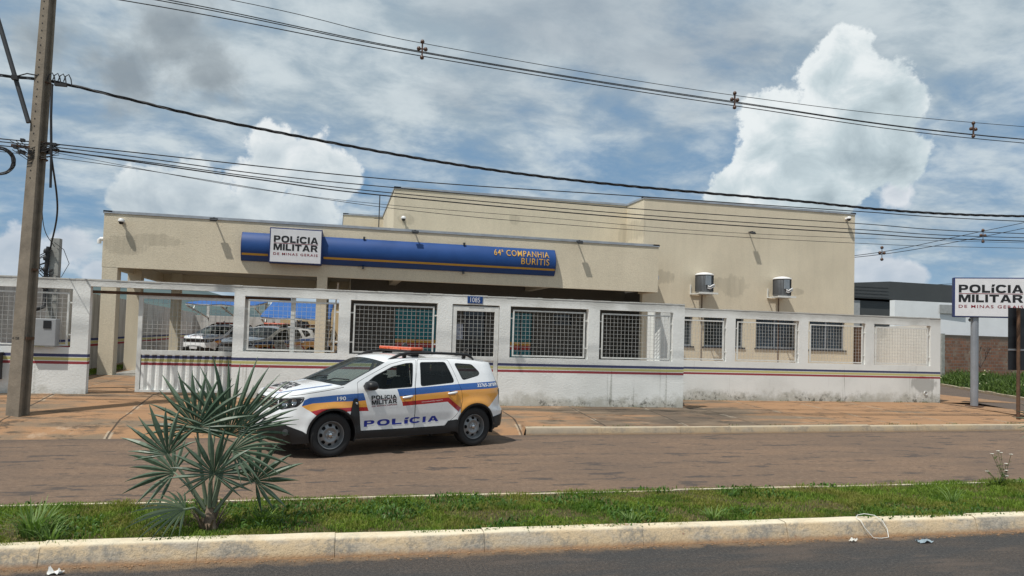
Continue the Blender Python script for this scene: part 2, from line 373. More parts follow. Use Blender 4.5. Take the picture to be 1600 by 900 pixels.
def _road_near(g,P,x,y,z):
    n=g.noise(g.vm(P,(.5,2.2,1)),1.,6,.65); f=g.noise(P,55,4,.75); s=g.n('ShaderNodeTexVoronoi',{'Vector':P,'Scale':85.}).outputs['Distance']
    f2=g.noise(P,34,5,.9); c=g.mix(g.ss(n,.40,.62),(.070,.067,.066),(.115,.088,.070)); c=g.mix(g.ss(f,.35,.65),c,(.045,.043,.043)); c=g.mix(g.ss(f2,.50,.60,0,.7),c,(.028,.027,.027)); c=g.mix(g.ss(f2,.47,.38,0,.5),c,(.16,.145,.13)); c=g.mix(g.ss(g.noise(g.vm(P,(.6,1.8,1),(1,6,0)),1.,5,.65),.52,.62,0,.5),c,(.13,.10,.082)); c=g.mix(g.ss(f,.58,.72,0,.6),c,(.30,.28,.25))
    edge=g.ss(g.m('ADD',y,g.m('MULTIPLY',g.m('SUBTRACT',g.noise(P,3.5,6,.7),.5),.55)),6.42,6.62)
    c=g.mix(g.m('MULTIPLY',edge,.75),c,(.29,.19,.11))
    return c,.85,g.m('ADD',f,s),.012
def _road_far(g,P,x,y,z):
    n=g.noise(g.vm(P,(.35,1.6,1),(2,0,0)),1.,6,.6); f=g.noise(P,42,4,.75)
    f2=g.noise(P,11,6,.9); c=g.mix(g.ss(n,.36,.66),(.215,.140,.092),(.160,.110,.078)); c=g.mix(g.ss(f,.4,.7,0,.7),c,(.10,.072,.054)); c=g.mix(g.ss(f2,.51,.60,0,.6),c,(.085,.062,.048)); c=g.mix(g.ss(f2,.47,.39,0,.5),c,(.28,.20,.14)); c=g.mix(g.ss(g.noise(P,.32,4,.6),.45,.6,0,.35),c,(.11,.08,.062)); c=g.mix(g.ss(f,.60,.75,0,.35),c,(.30,.22,.16))
    pt=g.ss(g.noise(g.vm(P,(1.1,3.4,1),(7,3,0)),1.,5,.7),.565,.60)
    c=g.mix(g.m('MULTIPLY',pt,.8),c,(.062,.052,.048))
    e2=g.ss(g.m('ADD',y,g.m('MULTIPLY',g.m('SUBTRACT',g.noise(P,1.7,6,.7),.5),1.1)),9.05,8.5)
    c=g.mix(g.m('MULTIPLY',e2,.6),c,(.07,.055,.05))
    yk=g.m('SUBTRACT',g.m('ADD',y,g.m('MULTIPLY',g.m('SUBTRACT',g.noise(P,1.3,6,.7),.5),.8)),g.m('ADD',14.0,g.m('MULTIPLY',x,.05)))
    c=g.mix(g.m('MULTIPLY',g.ss(yk,-.35,.05),.6),c,(.075,.06,.052))
    return c,.88,f,.010
def _pave(g,P,x,y,z):
    n=g.noise(g.vm(P,(.28,1.5,1)),1.,6,.62); n2=g.noise(P,1.1,6,.68); f=g.noise(P,30,4,.7); blob=g.noise(g.vm(P,(.8,2.6,1),(4,9,0)),1.,6,.7)
    right=g.ss(x,3.,14.)
    bias=g.m('ADD',g.m('MULTIPLY',n,.7),g.m('MULTIPLY',n2,.3))
    bias=g.m('ADD',bias,g.m('MULTIPLY',g.ss(x,2.5,9.),-.05)); bias=g.m('ADD',bias,g.m('MULTIPLY',g.ss(x,9.,14.),.12))
    c=g.mix(g.ss(bias,.42,.53),(.185,.138,.095),(.315,.180,.095))
    c=g.mix(g.ss(blob,.56,.66,0,.75),c,(.13,.095,.07)); c=g.mix(g.ss(n2,.60,.72,0,.6),c,(.42,.33,.24)); c=g.mix(g.ss(f,.5,.75,0,.3),c,(.16,.11,.08))
    wet=g.ss(g.m('ADD',x,g.m('MULTIPLY',n2,2.)),12.3,9.0)
    wet=g.m('MULTIPLY',wet,g.ss(x,4.4,6.5)); wet=g.m('MULTIPLY',wet,g.ss(blob,.36,.56))
    c=g.mix(g.m('MULTIPLY',wet,.7),c,(.085,.065,.05))
    # slab joints, running back from the kerb, and cracks
    jx=g.m('ADD',x,g.m('MULTIPLY',g.noise(P,1.5,4,.6),.05))
    fr=g.m('ABSOLUTE',g.m('SUBTRACT',g.m('FRACT',g.m('DIVIDE',jx,1.85)),.5)); j=g.ss(fr,.487,.4965)
    fy=g.m('ABSOLUTE',g.m('SUBTRACT',g.m('FRACT',g.m('DIVIDE',g.m('SUBTRACT',y,g.m('MULTIPLY',x,.05)),2.6)),.5)); j=g.m('MAXIMUM',j,g.ss(fy,.492,.498))
    blk=g.m('MULTIPLY',g.ss(g.noise(g.vm(P,(1.6,5,1),(3,1,0)),1.,6,.75),.53,.60),g.ss(g.noise(P,.45,3,.6),.42,.56)); c=g.mix(g.m('MULTIPLY',blk,.75),c,(.045,.036,.028))
    le=g.m('MULTIPLY',g.ss(fr,.462,.48),g.ss(g.noise(P,1.8,4,.6),.5,.6)); c=g.mix(g.m('MULTIPLY',le,.6),c,(.44,.37,.28))
    c=g.mix(g.m('MULTIPLY',j,.85),c,(.045,.036,.028))
    return c,.9,g.m('SUBTRACT',g.m('ADD',f,g.m('MULTIPLY',n2,.6)),j),.012
def _soil(g,P,x,y,z):
    f=g.noise(P,9,6,.7); return g.mix(f,(.035,.05,.012),(.10,.07,.035)),.95,f,.03
def _kerb(g,P,x,y,z):
    n=g.noise(g.vm(P,(1.3,1.3,3.)),1.,6,.7); f=g.noise(P,26,5,.75); n3=g.noise(g.vm(P,(2.6,2.6,2.)),1.,6,.75)
    c=g.mix(g.ss(n,.40,.60),(.56,.43,.275),(.44,.385,.31)); c=g.mix(g.m('MULTIPLY',g.ss(n3,.46,.58),g.ss(f,.36,.58,.1,.75)),c,(.20,.195,.18)); c=g.mix(g.ss(g.noise(P,60,4,.8),.5,.7,0,.5),c,(.16,.13,.10))
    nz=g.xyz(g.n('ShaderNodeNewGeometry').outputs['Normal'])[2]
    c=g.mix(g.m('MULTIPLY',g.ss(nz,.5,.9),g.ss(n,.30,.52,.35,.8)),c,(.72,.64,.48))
    low=g.ss(g.m('ADD',z,g.m('MULTIPLY',g.m('SUBTRACT',f,.5),.06)),.055,.0); c=g.mix(g.m('MULTIPLY',low,.8),c,(.36,.20,.10))
    c=g.mix(g.ss(y,12.,13.,0,.55),c,(.24,.185,.125))
    rs=g.ss(g.noise(g.vm(P,(3,3,3),(5,5,5)),1.,5,.7),.66,.7); c=g.mix(g.m('MULTIPLY',rs,.5),c,(.25,.10,.05))
    return c,.9,g.m('ADD',f,n),.012
M_gr=ground_mat('dirt_ground',_dirt); M_rn=ground_mat('dark_asphalt',_road_near); M_rf=ground_mat('dusty_asphalt',_road_far)
M_pv=ground_mat('stained_concrete_paving',_pave); M_soil=ground_mat('median_soil',_soil); M_kerb=ground_mat('worn_kerb_concrete',_kerb)
def sheet(name,mat,xs,y0,y1,z,ny=1,kind='structure'):
    mb=MB();vs=[];zf=z if callable(z) else (lambda x,t:z)
    for x in xs:
        for j in range(ny+1):
            t=j/ny; vs.append((x,y0(x)+(y1(x)-y0(x))*t,zf(x,t)))
    n=ny+1
    mb.add(vs,[(i*n+j,(i+1)*n+j,(i+1)*n+j+1,i*n+j+1) for i in range(len(xs)-1) for j in range(ny)])
    o=mb.build(name,mat,smooth=60); tag(o,kind=kind); return o
rng=lambda a,b,s:[a+(b-a)*i/int(round((b-a)/s)) for i in range(int(round((b-a)/s))+1)]
mb=MB(); mb.quad((-3000,-400,-.06),(3000,-400,-.06),(3000,4000,-.06),(-3000,4000,-.06)); tag(mb.build('ground',M_gr),kind='structure')
sheet('near_road',M_rn,rng(-30,40,2),lambda x:-6,lambda x:NEAR(x)+.05,0.)
sheet('far_road',M_rf,rng(-40,60,1),lambda x:MFAR(x)-.05,lambda x:FK(x)+.3 if x<19 else 15.4,0.)
sheet('median',M_soil,rng(-30,40,2),lambda x:NEAR(x)+.12,lambda x:MFAR(x)-.1,.135)
def kerb_strip(name,x0,x1,front,w,h,lens,batter=.045,back=False,seed=1):
    r=random.Random(seed); mb=MB(); x=x0
    while x<x1:
        L=lens*r.uniform(.8,1.25); xe=min(x+L,x1); gap=.0022; dz=r.uniform(-.006,.006); dy=r.uniform(-.008,.008)
        n=max(2,int(L/.25)); vs=[]
        for i in range(n+1):
            q=x+gap+(xe-x-2*gap)*i/n; s=-1 if back else 1; y=front(q)+dy*s
            j=lambda a:r.uniform(-a,a)
            vs+= [(q,y,-.05),(q,y+s*batter*.15,.02),(q,y+s*(batter+j(.003)),h-.028+dz),(q,y+s*(batter+.012+j(.004)),h-.008+dz+j(.003)),(q,y+s*(batter+.035),h+dz),(q,y+s*w,h+dz+j(.002)),(q,y+s*w,-.05)]
        k=7; fs=[(i*k+a,(i+1)*k+a,(i+1)*k+a+1,i*k+a+1) for i in range(n) for a in range(k-1)]+[tuple(range(k)),tuple(range(n*k,n*k+k))]
        mb.add(vs,fs); x=xe
    o=mb.build(name,M_kerb,smooth=50); tag(o,kind='structure'); return o
kerb_strip('near_kerb',-12,24,NEAR,.19,.165,1.25)
kerb_strip('median_far_kerb',-14,24,MFAR,.12,.15,1.0,back=True,seed=3)
kerb_strip('pavement_kerb',3.75,19.2,FK,.17,.15,1.5,seed=5)
# pavement: apron on the left, kerbed on the right, rising to the walls
WZ=[(-14,.52),(-5,.50),(-2,.46),(1,.38),(4,.32),(8.5,.305),(20,.30)]
def pv_z(x,t):
    wz=lini(x,WZ)
    if x<3.74:
        k=lini(t,[(0,.0),(.10,.11),(.24,.235),(.3,.25),(1,wz)]); return k-.01*(t<.01)
    return .146+(wz-.146)*(t**.9)
def pv_y1(x): return 17.0 if x<8.55 else 19.3
xs=rng(-14,3.70,.5)+[3.74,3.75]+rng(4.0,8.5,.5)+[8.55,8.56]+rng(9,18.2,.5)
mbv=MB();vs=[];NY=24
for x in xs:
    y0=FK(x)+(.02 if x<3.745 else .16); y1=17.02 if x<8.555 else 19.25
    for j in range(NY+1):
        t=j/NY; zz=pv_z(x,t); 
        vs.append((x,y0+(y1-y0)*t,zz))
n=NY+1; mbv.add(vs,[(i*n+j,(i+1)*n+j,(i+1)*n+j+1,i*n+j+1) for i in range(len(xs)-1) for j in range(NY)])
cor=[(18.2,FK(18.2)+.16,.146),(19.0,15.3,.146),(19.7,16.3,.15),(20.25,18.06,.15),(22.64,23.7,.15),(26.,31.,.15)]
inn=[(18.2,15.6,.18),(18.2,16.4,.22),(18.2,17.4,.25),(18.2,18.4,.28),(18.3,19.25,.30),(21.2,26.,.30)]
mbv.add(cor+inn,[(i,i+1,i+7,i+6) for i in range(5)])
vs2=[(x,y,z-.15) for x,y,z in cor]; mbv.add(cor+vs2,[(i,i+1,i+7,i+6) for i in range(5)])
tag(mbv.build('pavement',M_pv,smooth=50),kind='structure')
mbs=MB(); mbs.add([(19.0,15.0,.012),(60,15.0,.012),(60,24.0,.012),(26.85,24.0,.012),(36.,41.,.012),(30.,41.,.012),(19.6,16.3,.012)],[(0,1,2,3,4,5,6)]); tag(mbs.build('side_street',M_rf),kind='structure')
r=random.Random(9); mbk=MB(); a=Vector((26.77,23.87,0)); b_=Vector((36.,42.2,0)); dv=(b_-a).normalized(); pn=Vector((dv.y,-dv.x,0))
for i in range(20):
    p=a+dv*i*1.0; q=a+dv*(i*1.0+.985); z=r.uniform(.10,.13)
    mbk.add([p+Vector((0,0,-.02)),q+Vector((0,0,-.02)),q+pn*.15+Vector((0,0,-.02)),p+pn*.15+Vector((0,0,-.02)),p+Vector((0,0,z)),q+Vector((0,0,z)),q+pn*.15+Vector((0,0,z)),p+pn*.15+Vector((0,0,z))],[(0,3,2,1),(4,5,6,7),(0,1,5,4),(1,2,6,5),(2,3,7,6),(3,0,4,7)])
p=Vector((26.9,23.87,0))
for i in range(12):
    mbk.box((26.9+i*1.0,23.8,-.02),(27.885+i*1.0,23.95,.12))
tag(mbk.build('side_street_kerb',M_kerb),kind='structure')
# yard inside the walls
sheet('yard_ground',M_pv,rng(-13,8.5,1.5)+[8.505,10.6],lambda x:17.03 if x<8.503 else 19.24,lambda x:56,lambda x,t:lini(x,WZ)-.003+(.0 if t<.01 else .0))
sheet('side_yard_ground',M_pv,[10.6,13,18.3,20,21.5],lambda x:19.2,lambda x:26.5,.297)
# hills
def hills():
    mb=MB(); n=80; rows=10; vs=[]
    for i in range(n+1):
        a=rad(-75+i*1.9)
        for j in range(rows+1):
            d=620+j*60; h=(34+10*math.sin(i*.23)+6*math.sin(i*.61+1)+2.0*math.sin(i*1.7))*math.sin(math.pi*min(j/rows*1.0,1))**.8*(1.0 if i<34 else max(.1,1-(i-34)*.06))
            vs.append((math.sin(a)*d,math.cos(a)*d,h+(1.2*math.sin(i*5+j*3) if 0<j<rows else -2)))
    mb.add(vs,[(i*(rows+1)+j,(i+1)*(rows+1)+j,(i+1)*(rows+1)+j+1,i*(rows+1)+j+1) for i in range(n) for j in range(rows)])
    m,g,b=new_mat('wooded_hill'); P=g.n('ShaderNodeNewGeometry').outputs['Position']; f=g.noise(P,.03,8,.7)
    g.put(b.inputs['Base Color'],g.mix(g.ss(f,.4,.6),(.045,.075,.085),(.07,.105,.10))); b.inputs['Roughness'].default_value=1.
    tag(mb.build('hills',m,smooth=60),kind='structure')
hills()
# ================================================================ walls with openings
def grid_wall(xs,zs,holes,y0,y1,mb=None):
    """xs, zs: break lines; holes: set of (i,j) cells left out; faces only on the outside"""
    mb=mb or MB(); nx,nz=len(xs)-1,len(zs)-1; full=lambda i,j:0<=i<nx and 0<=j<nz and (i,j) not in holes
    for i in range(nx):
        for j in range(nz):
            if not full(i,j): continue
            a,b,c,d=xs[i],xs[i+1],zs[j],zs[j+1]
            mb.quad((a,y0,c),(b,y0,c),(b,y0,d),(a,y0,d)); mb.quad((a,y1,c),(b,y1,c),(b,y1,d),(a,y1,d))
            if not full(i-1,j): mb.quad((a,y0,c),(a,y1,c),(a,y1,d),(a,y0,d))
            if not full(i+1,j): mb.quad((b,y0,c),(b,y1,c),(b,y1,d),(b,y0,d))
            if not full(i,j-1): mb.quad((a,y0,c),(b,y0,c),(b,y1,c),(a,y1,c))
            if not full(i,j+1): mb.quad((a,y0,d),(b,y0,d),(b,y1,d),(a,y1,d))
    return mb
def weld(o):
    bm=bmesh.new(); bm.from_mesh(o.data); bmesh.ops.remove_doubles(bm,verts=bm.verts,dist=.0005); bmesh.ops.recalc_face_normals(bm,faces=bm.faces); bm.to_mesh(o.data); bm.free(); return o
def openings(spans,base,sill,head,top):
    """spans: list of (x0,x1,to_ground)"""
    xs=sorted({q for s in spans for q in s[:2]}); return xs
def grille(parent,x0,x1,z0,z1,y,name='grille',inset=.07,tabs=True,wear=0):
    fr=MB(); a,b,c,d=x0+inset,x1-inset,z0+.03,z1-inset-.01; t=.034
    fr.box((a,y-.02,c),(a+t,y+.015,d)); fr.box((b-t,y-.02,c),(b,y+.015,d)); fr.box((a+t,y-.02,c),(b-t,y+.015,c+t)); fr.box((a+t,y-.02,d-t),(b-t,y+.015,d))
    if tabs:
        for zz in (z0+.25,z1-.3): fr.box((x0-.001,y-.008,zz),(a,y+.008,zz+.03)); fr.box((b,y-.008,zz),(x1+.001,y+.008,zz+.03))
    f=fr.build(name,M_white,parent)
    me=MB(); n=max(2,round((b-a-2*t)/.098)); m=max(2,round((d-c-2*t)/.098)); w_=.0027
    for i in range(1,n): 
        X=a+t+(b-a-2*t)*i/n; me.box((X-w_,y-w_,c+t),(X+w_,y+w_,d-t))
    for j in range(1,m):
        Z=c+t+(d-c-2*t)*j/m; me.box((a+t,y-w_+.008,Z-w_),(b-t,y+w_+.008,Z+w_))
    me.build('wire_mesh',M_wire,f); return f
T1=.16; Y1=16.955
fw_=thing('perimeter_wall',(0,0,0),0,'long pale grey front boundary wall with mesh openings and blue yellow red stripes, behind the police car','wall')
xs=[-12,-8.3,-5.33,-5.0,-2.17,-1.95,.05,.31,2.275,2.62,3.745,4.01,5.96,6.25,8.19,8.5]; zs=[.0,1.45,2.665,2.735,2.875]
hol={(1,1),(3,0),(3,1),(3,2),(5,1),(7,1),(9,0),(9,1),(11,1),(13,1)}
weld(grid_wall(xs,zs,hol,Y1,Y1+T1).build('wall',M_fence,fw_))
cp=MB(); rr=random.Random(2); x=-12
while x<8.5:                                       # rough mortar along the top edge
    e=min(x+rr.uniform(.08,.3),8.5); cp.box((x,Y1-.006-rr.uniform(0,.005),2.86),(e,Y1+T1+.006,2.879+rr.uniform(0,.012))); x=e
cp.build('coping',M_fence,fw_)
for (i) in (1,5,7,11,13): grille(fw_,xs[i],xs[i+1],1.45,2.665,Y1+.055)
# steel post behind the opening beside the car
cp=MB(); cp.box((-.985,Y1+.09,1.40),(-.885,Y1+.15,2.66)); cp.build('post',M_white,fw_)
# walk-in door in the wall
dr=thing('pedestrian_gate',(0,0,0),0,'white metal walk-in gate with square mesh below the 1085 number plate','gate')
fr=MB(); x0,x1,zt=2.63,3.735,2.63; yy=Y1+.05
for a,b in (((x0,yy-.03,.34),(x0+.10,yy+.03,zt)),((x1-.10,yy-.03,.34),(x1,yy+.03,zt)),((x0+.1,yy-.03,zt-.12),(x1-.1,yy+.03,zt)),((x0+.1,yy-.03,1.36),(x1-.1,yy+.03,1.46)),((x0+.1,yy-.03,.34),(x1-.1,yy+.03,.42))): fr.box(a,b)
fr.build('frame',M_white,dr,bevel=.004)
pn=MB(); pn.box((x0+.1,yy-.006,.42),(x1-.1,yy+.006,1.36)); pn.build('lower_panel',M_gate,dr)
me=MB()
for i in range(1,9): X=x0+.1+(x1-x0-.2)*i/9; me.box((X-.003,yy-.004,1.46),(X+.003,yy+.004,zt-.12))
for i in range(1,11): Z=1.46+(zt-.12-1.46)*i/11; me.box((x0+.1,yy+.004,Z-.003),(x1-.1,yy+.012,Z+.003))
me.build('wire_mesh',M_wire,dr)
# sliding gate
gt=thing('sliding_gate',(0,0,0),0,'white sliding vehicle gate, mesh above and corrugated sheet below, half open behind the palm','gate')
y=Y1+T1+.05; fr=MB(); gx0,gx1=-4.11,-1.9
for a,b in (((gx0,y-.03,.53),(gx0+.085,y+.03,2.60)),((gx1-.08,y-.03,.53),(gx1,y+.03,2.60)),((gx0+.085,y-.03,2.53),(gx1-.08,y+.03,2.60)),((gx0+.085,y-.03,1.33),(gx1-.08,y+.03,1.43)),((gx0+.085,y-.03,.53),(gx1-.08,y+.03,.585))): fr.box(a,b)
fr.build('frame',M_white,gt,bevel=.004)
co=MB(); vs=[];n=int((gx1-gx0-.165)/.0125)
for i in range(n+1):
    X=gx0+.085+i*.0125; q=i%12; dy=-.045+.026*(lini(q,[(0,0),(2,1),(6,1),(8,0),(12,0)])); vs+=[(X,y-dy*1.7-.06,.585),(X,y-dy*1.7-.06,1.33)]
co.add(vs,[(2*i,2*i+2,2*i+3,2*i+1) for i in range(n)]); co.build('corrugated_sheet',M_gate,gt)
me=MB(); a,b,c,d=gx0+.085,gx1-.08,1.43,2.53
for i in range(1,21): X=a+(b-a)*i/21; me.box((X-.003,y-.004,c),(X+.003,y+.004,d))
for i in range(1,12): Z=c+(d-c)*i/12; me.box((a,y+.004,Z-.003),(b,y+.012,Z+.003))
me.build('wire_mesh',M_wire,gt)
rl=MB(); rl.box((-5.0,Y1+T1-.02,2.60),(-1.0,Y1+T1+.10,2.66)); rl.build('top_rail',M_rust,gt)
# set-back wall on the right
Y2=19.165
fw2=thing('setback_wall',(0,0,0),0,'set-back pale boundary wall with four mesh openings, mouldy at its foot, left of the pole sign','wall')
xs2=[8.55,9.2,10.93,11.215,13.30,13.61,15.57,15.88,17.915,18.28]; zs2=[.0,1.42,2.66,2.90]
weld(grid_wall(xs2,zs2,{(1,1),(3,1),(5,1),(7,1)},Y2,Y2+T1).build('wall',M_fence2,fw2))
for i in (1,3,5,7): grille(fw2,xs2[i],xs2[i+1],1.42,2.66,Y2+.04)
cp=MB(); x=8.56
while x<18.28:
    e=min(x+rr.uniform(.08,.3),18.28); cp.box((x,Y2-.006-rr.uniform(0,.005),2.885),(e,Y2+T1+.006,2.903+rr.uniform(0,.012))); x=e
cp.build('coping',M_fence2,fw2)
pp=MB(); pp.lathe([(.055,-.02),(.055,.06),(.04,.06),(.04,-.005)],14,'y',(17.73,Y2-.01,.58)); pp.build('drain_pipe',M_camw,fw2,smooth=40)
# return walls / neighbours' walls
def wallseg(name,a,b,z0,z1,t,mat,label,cat='wall'):
    a=Vector(a);b=Vector(b);d=(b-a).normalized();n=Vector((-d.y,d.x))*t
    mb=MB(); mb.prism([(a.x,a.y),(b.x,b.y),(b.x+n.x,b.y+n.y),(a.x+n.x,a.y+n.y)],z0,z1); o=mb.build(name,mat); tag(o,label,cat); return o
M_plas=stucco('aged_plaster',(.82,.82,.78),[(20.6,2.5,.9,.25)])
wallseg('side_boundary_wall',(18.282,19.33),(21.6,26.9),.2,2.72,.15,M_plas,'plain plastered side wall seen through the rightmost mesh opening')
wallseg('yard_side_wall',(-9.75,56),(-7.15,17.2),.2,2.92,.15,M_yardw,'grey yard wall with three painted stripes, behind the porch columns on the left')
wallseg('yard_back_wall',(-9.7,54),(3,54),.2,2.75,.15,M_yardw,'far grey wall closing the parking yard behind the patrol cars')
wallseg('cross_wall',(7.78,17.12),(8.66,19.16),.1,2.87,-.13,M_fence,'short return wall joining the front wall and the set-back wall')
mb=MB(); mb.box((19.5,24.7,.3),(20.4,24.76,2.7)); o=mb.build('side_passage_door',M_rust); tag(o,'brown metal door closing the gap between the station and its side wall','door')
# ================================================================ station
st=thing('police_station',(0,0,0),0,'beige rendered police station with a long blue fascia sign, deep porch and taller block behind','building')
YC=23.30; YB=24.53; YM=26.15
up=MB(); up.prism([(19.40,YB),(19.40,40),(.14,40),(.14,32.94),(1.84,32.94),(1.84,YM),(10.62,YM),(10.62,YB)],3.9,7.08); 
up.build('upper_wall',M_beige,st)
# ground floor right block with window openings
xs=[10.62,11.05,12.63,13.07,14.70,15.19,16.87,17.46,19.02,19.40]; zs=[.2,1.79,2.95,3.9]
weld(grid_wall(xs,zs,{(1,1),(3,1),(5,1),(7,1)},YB,YB+.2).build('front_wall',M_beige,st))
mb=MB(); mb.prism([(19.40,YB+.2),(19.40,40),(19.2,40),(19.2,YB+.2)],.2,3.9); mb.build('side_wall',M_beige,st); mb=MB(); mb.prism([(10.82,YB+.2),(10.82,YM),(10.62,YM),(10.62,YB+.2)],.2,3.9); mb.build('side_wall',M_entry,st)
for k,(a,b) in enumerate(((11.05,12.63),(13.07,14.70),(15.19,16.87),(17.46,19.02))):
    f=MB(); y=YB+.10; z0,z1=1.79,2.95
    for p,q in (((a,y,z0),(a+.05,y+.05,z1)),((b-.05,y,z0),(b,y+.05,z1)),((a+.05,y,z1-.05),(b-.05,y+.05,z1)),((a+.05,y,z0),(b-.05,y+.05,z0+.05)),(((a+b)/2-.025,y,z0+.05),((a+b)/2+.025,y+.05,z1-.05))): f.box(p,q)
    f=f.build('window',M_galv,st)
    p=MB(); p.quad((a+.05,y+.03,z0+.05),(b-.05,y+.03,z0+.05),(b-.05,y+.03,z1-.05),(a+.05,y+.03,z1-.05)); p.build('pane',glassy('tinted_pane_%d'%k,(.02,.03,.04),.04,.55,(.75,.85,.95)),f)
    s=MB(); s.box((a-.05,YB-.035,z0-.05),(b+.05,YB+.1,z0)); s.build('sill',M_dkmetal,f)
    bl=MB(); n=int((b-a-.1)/.09)
    for i in range(n):
        X=a+.06+i*.09
        if k<2 and i%3: continue
        bl.add([(X,y+.13,z0+.06),(X+.075,y+.16,z0+.06),(X+.075,y+.16,z1-.05),(X,y+.13,z1-.05)],[(0,1,2,3)])
    bl.build('blinds',M_blind if k>1 else M_dkmetal,f)
# entrance wall under the porch
xs=[.45,2.02,3.50,4.45,5.25,6.18,7.0,7.85,8.55,10.62]; zs=[.3,1.2,2.0,2.42,2.80,3.9]
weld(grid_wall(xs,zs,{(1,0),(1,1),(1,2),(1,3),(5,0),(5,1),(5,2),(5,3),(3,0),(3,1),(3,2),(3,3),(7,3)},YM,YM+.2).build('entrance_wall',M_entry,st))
for a,b in ((2.02,3.50),(6.18,7.0)):
    d=MB(); d.box((a,YM+.05,.32),(b,YM+.09,2.8)); d=d.build('glass_door',M_teal,st)
    s=MB(); s.box((a+.02,YM+.045,1.62),(b-.02,YM+.0485,1.74)); s.build('yellow_strip',M_yel,d); s=MB(); s.box((a+.02,YM+.045,1.46),(b-.02,YM+.0485,1.615)); s.build('red_strip',M_red,d)
    s=MB(); s.box(((a+b)/2-.02,YM+.035,.34),((a+b)/2+.02,YM+.0495,2.78)); s.build('door_stile',M_dkmetal,d)
d=MB(); d.box((4.45,YM+.12,.32),(5.25,YM+.15,2.8)); d.build('dark_glazing',M_glass,st); d=MB(); d.box((7.85,YM+.12,2.42),(8.55,YM+.15,2.8)); d.build('window',M_glass,st)
ps=MB(); ps.box((4.12,YM-.012,1.78),(4.44,YM-.004,2.33)); o=ps.build('wall_poster',[simple('poster_print',(.42,.46,.55),.6,var=.5,scale=9)]); tag(o,'pale blue and white poster on the dark wall seen through the walk-in gate','poster')
mb=MB(); mb.prism([(.45,YM+.2),(.65,YM+.2),(.65,33),(.45,33)],.3,3.9); mb.build('passage_wall',M_beige,st)
# porch: slab, beams, parapet, columns
pc=MB()
pc.box((-6.62,YC,3.60),(10.66,YC+.18,5.19))                   # front parapet and beam
pc.box((-6.62,YC+.18,3.60),(-6.42,30.4,5.19)); pc.box((-6.42,30.2,3.60),(1.84,30.4,5.19)); pc.box((10.46,YC+.18,3.60),(10.66,YB,5.19))
pc.build('porch_parapet',M_beige,st)
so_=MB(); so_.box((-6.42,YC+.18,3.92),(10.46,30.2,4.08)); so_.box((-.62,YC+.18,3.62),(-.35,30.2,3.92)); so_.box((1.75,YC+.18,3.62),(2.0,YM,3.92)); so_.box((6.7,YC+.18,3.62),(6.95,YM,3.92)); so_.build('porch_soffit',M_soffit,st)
for (x0,x1,ya,yb) in ((-6.61,-6.2,YC+.004,YC+.40),(-6.61,-6.2,26.0,26.36),(-.62,-.31,YC+.006,YC+.32),(-6.02,-5.70,29.6,29.95),(-.62,-.31,29.6,29.9)):
    c=MB(); c.box((x0,ya,.3),(x1,yb,3.6 if ya<YC+.1 else 3.92)); c.build('column',M_beige,st,bevel=.008)
fl=MB(); fl.box((-6.75,YC-.05,.3),(10.62,30,.50)); fl.build('porch_floor',simple('porch_tile',(.34,.34,.33),.3,scale=2),st)
def trim(pts,z,w=.06,h=.042,over=.025):
    mb=MB()
    for (a,b) in zip(pts,pts[1:]):
        d=(Vector(b)-Vector(a)).normalized(); n=Vector((d.y,-d.x))
        p=Vector(a)+n*over-d*over; q=Vector(b)+n*over+d*over; r_=q-n*.24; s_=p-n*.24
        mb.prism([(p.x,p.y),(q.x,q.y),(r_.x,r_.y),(s_.x,s_.y)],z,z+h)
        # turned-down lip
        mb.prism([(p.x,p.y),(q.x,q.y),(q.x-n.x*.006,q.y-n.y*.006),(p.x-n.x*.006,p.y-n.y*.006)],z-.035,z-.001)
    return mb
t=trim([(-6.62,30.4),(-6.62,YC),(10.66,YC),(10.66,YB)],5.192); t.build('porch_flashing',M_trim,st)
t=trim([(.14,40),(.14,32.94),(1.84,32.94),(1.84,YM),(10.62,YM),(10.62,YB),(19.40,YB),(19.40,40)],7.082); t.build('roof_flashing',M_trim,st)
rf=MB(); rf.box((-6.4,YC+.2,4.085),(10.4,30.2,4.12)); rf.build('porch_roof',M_conc2,st)
mb=MB(); mb.tube([(10.66,YC+.5,4.22),(10.85,YC+.5,4.22),(10.87,YC+.5,4.18),(10.87,YC+.5,4.08)],.05,10); mb.build('rain_spout',M_camw,st,smooth=50)
mb=MB(); mb.tube([(-6.62,YC+.5,4.45),(-6.83,YC+.5,4.45),(-6.86,YC+.5,4.42),(-6.86,YC+.5,4.32)],.06,10); mb.build('rain_spout',M_camw,st,smooth=50)
mb=MB(); mb.tube([(10.95,YB-.05,.3),(10.95,YB-.05,2.75)],.05,10); mb.build('downpipe',M_camw,st,smooth=50)
# aerial on the roof
an=MB(); an.tube([(1.55,30.5,4.1),(1.55,30.5,7.55)],.022,6); an.tube([(1.35,30.5,6.6),(1.75,30.5,6.6)],.012,6); o=an.build('roof_aerial',M_dkmetal); tag(o,'thin grey aerial mast on the porch roof left of the tall block','aerial')
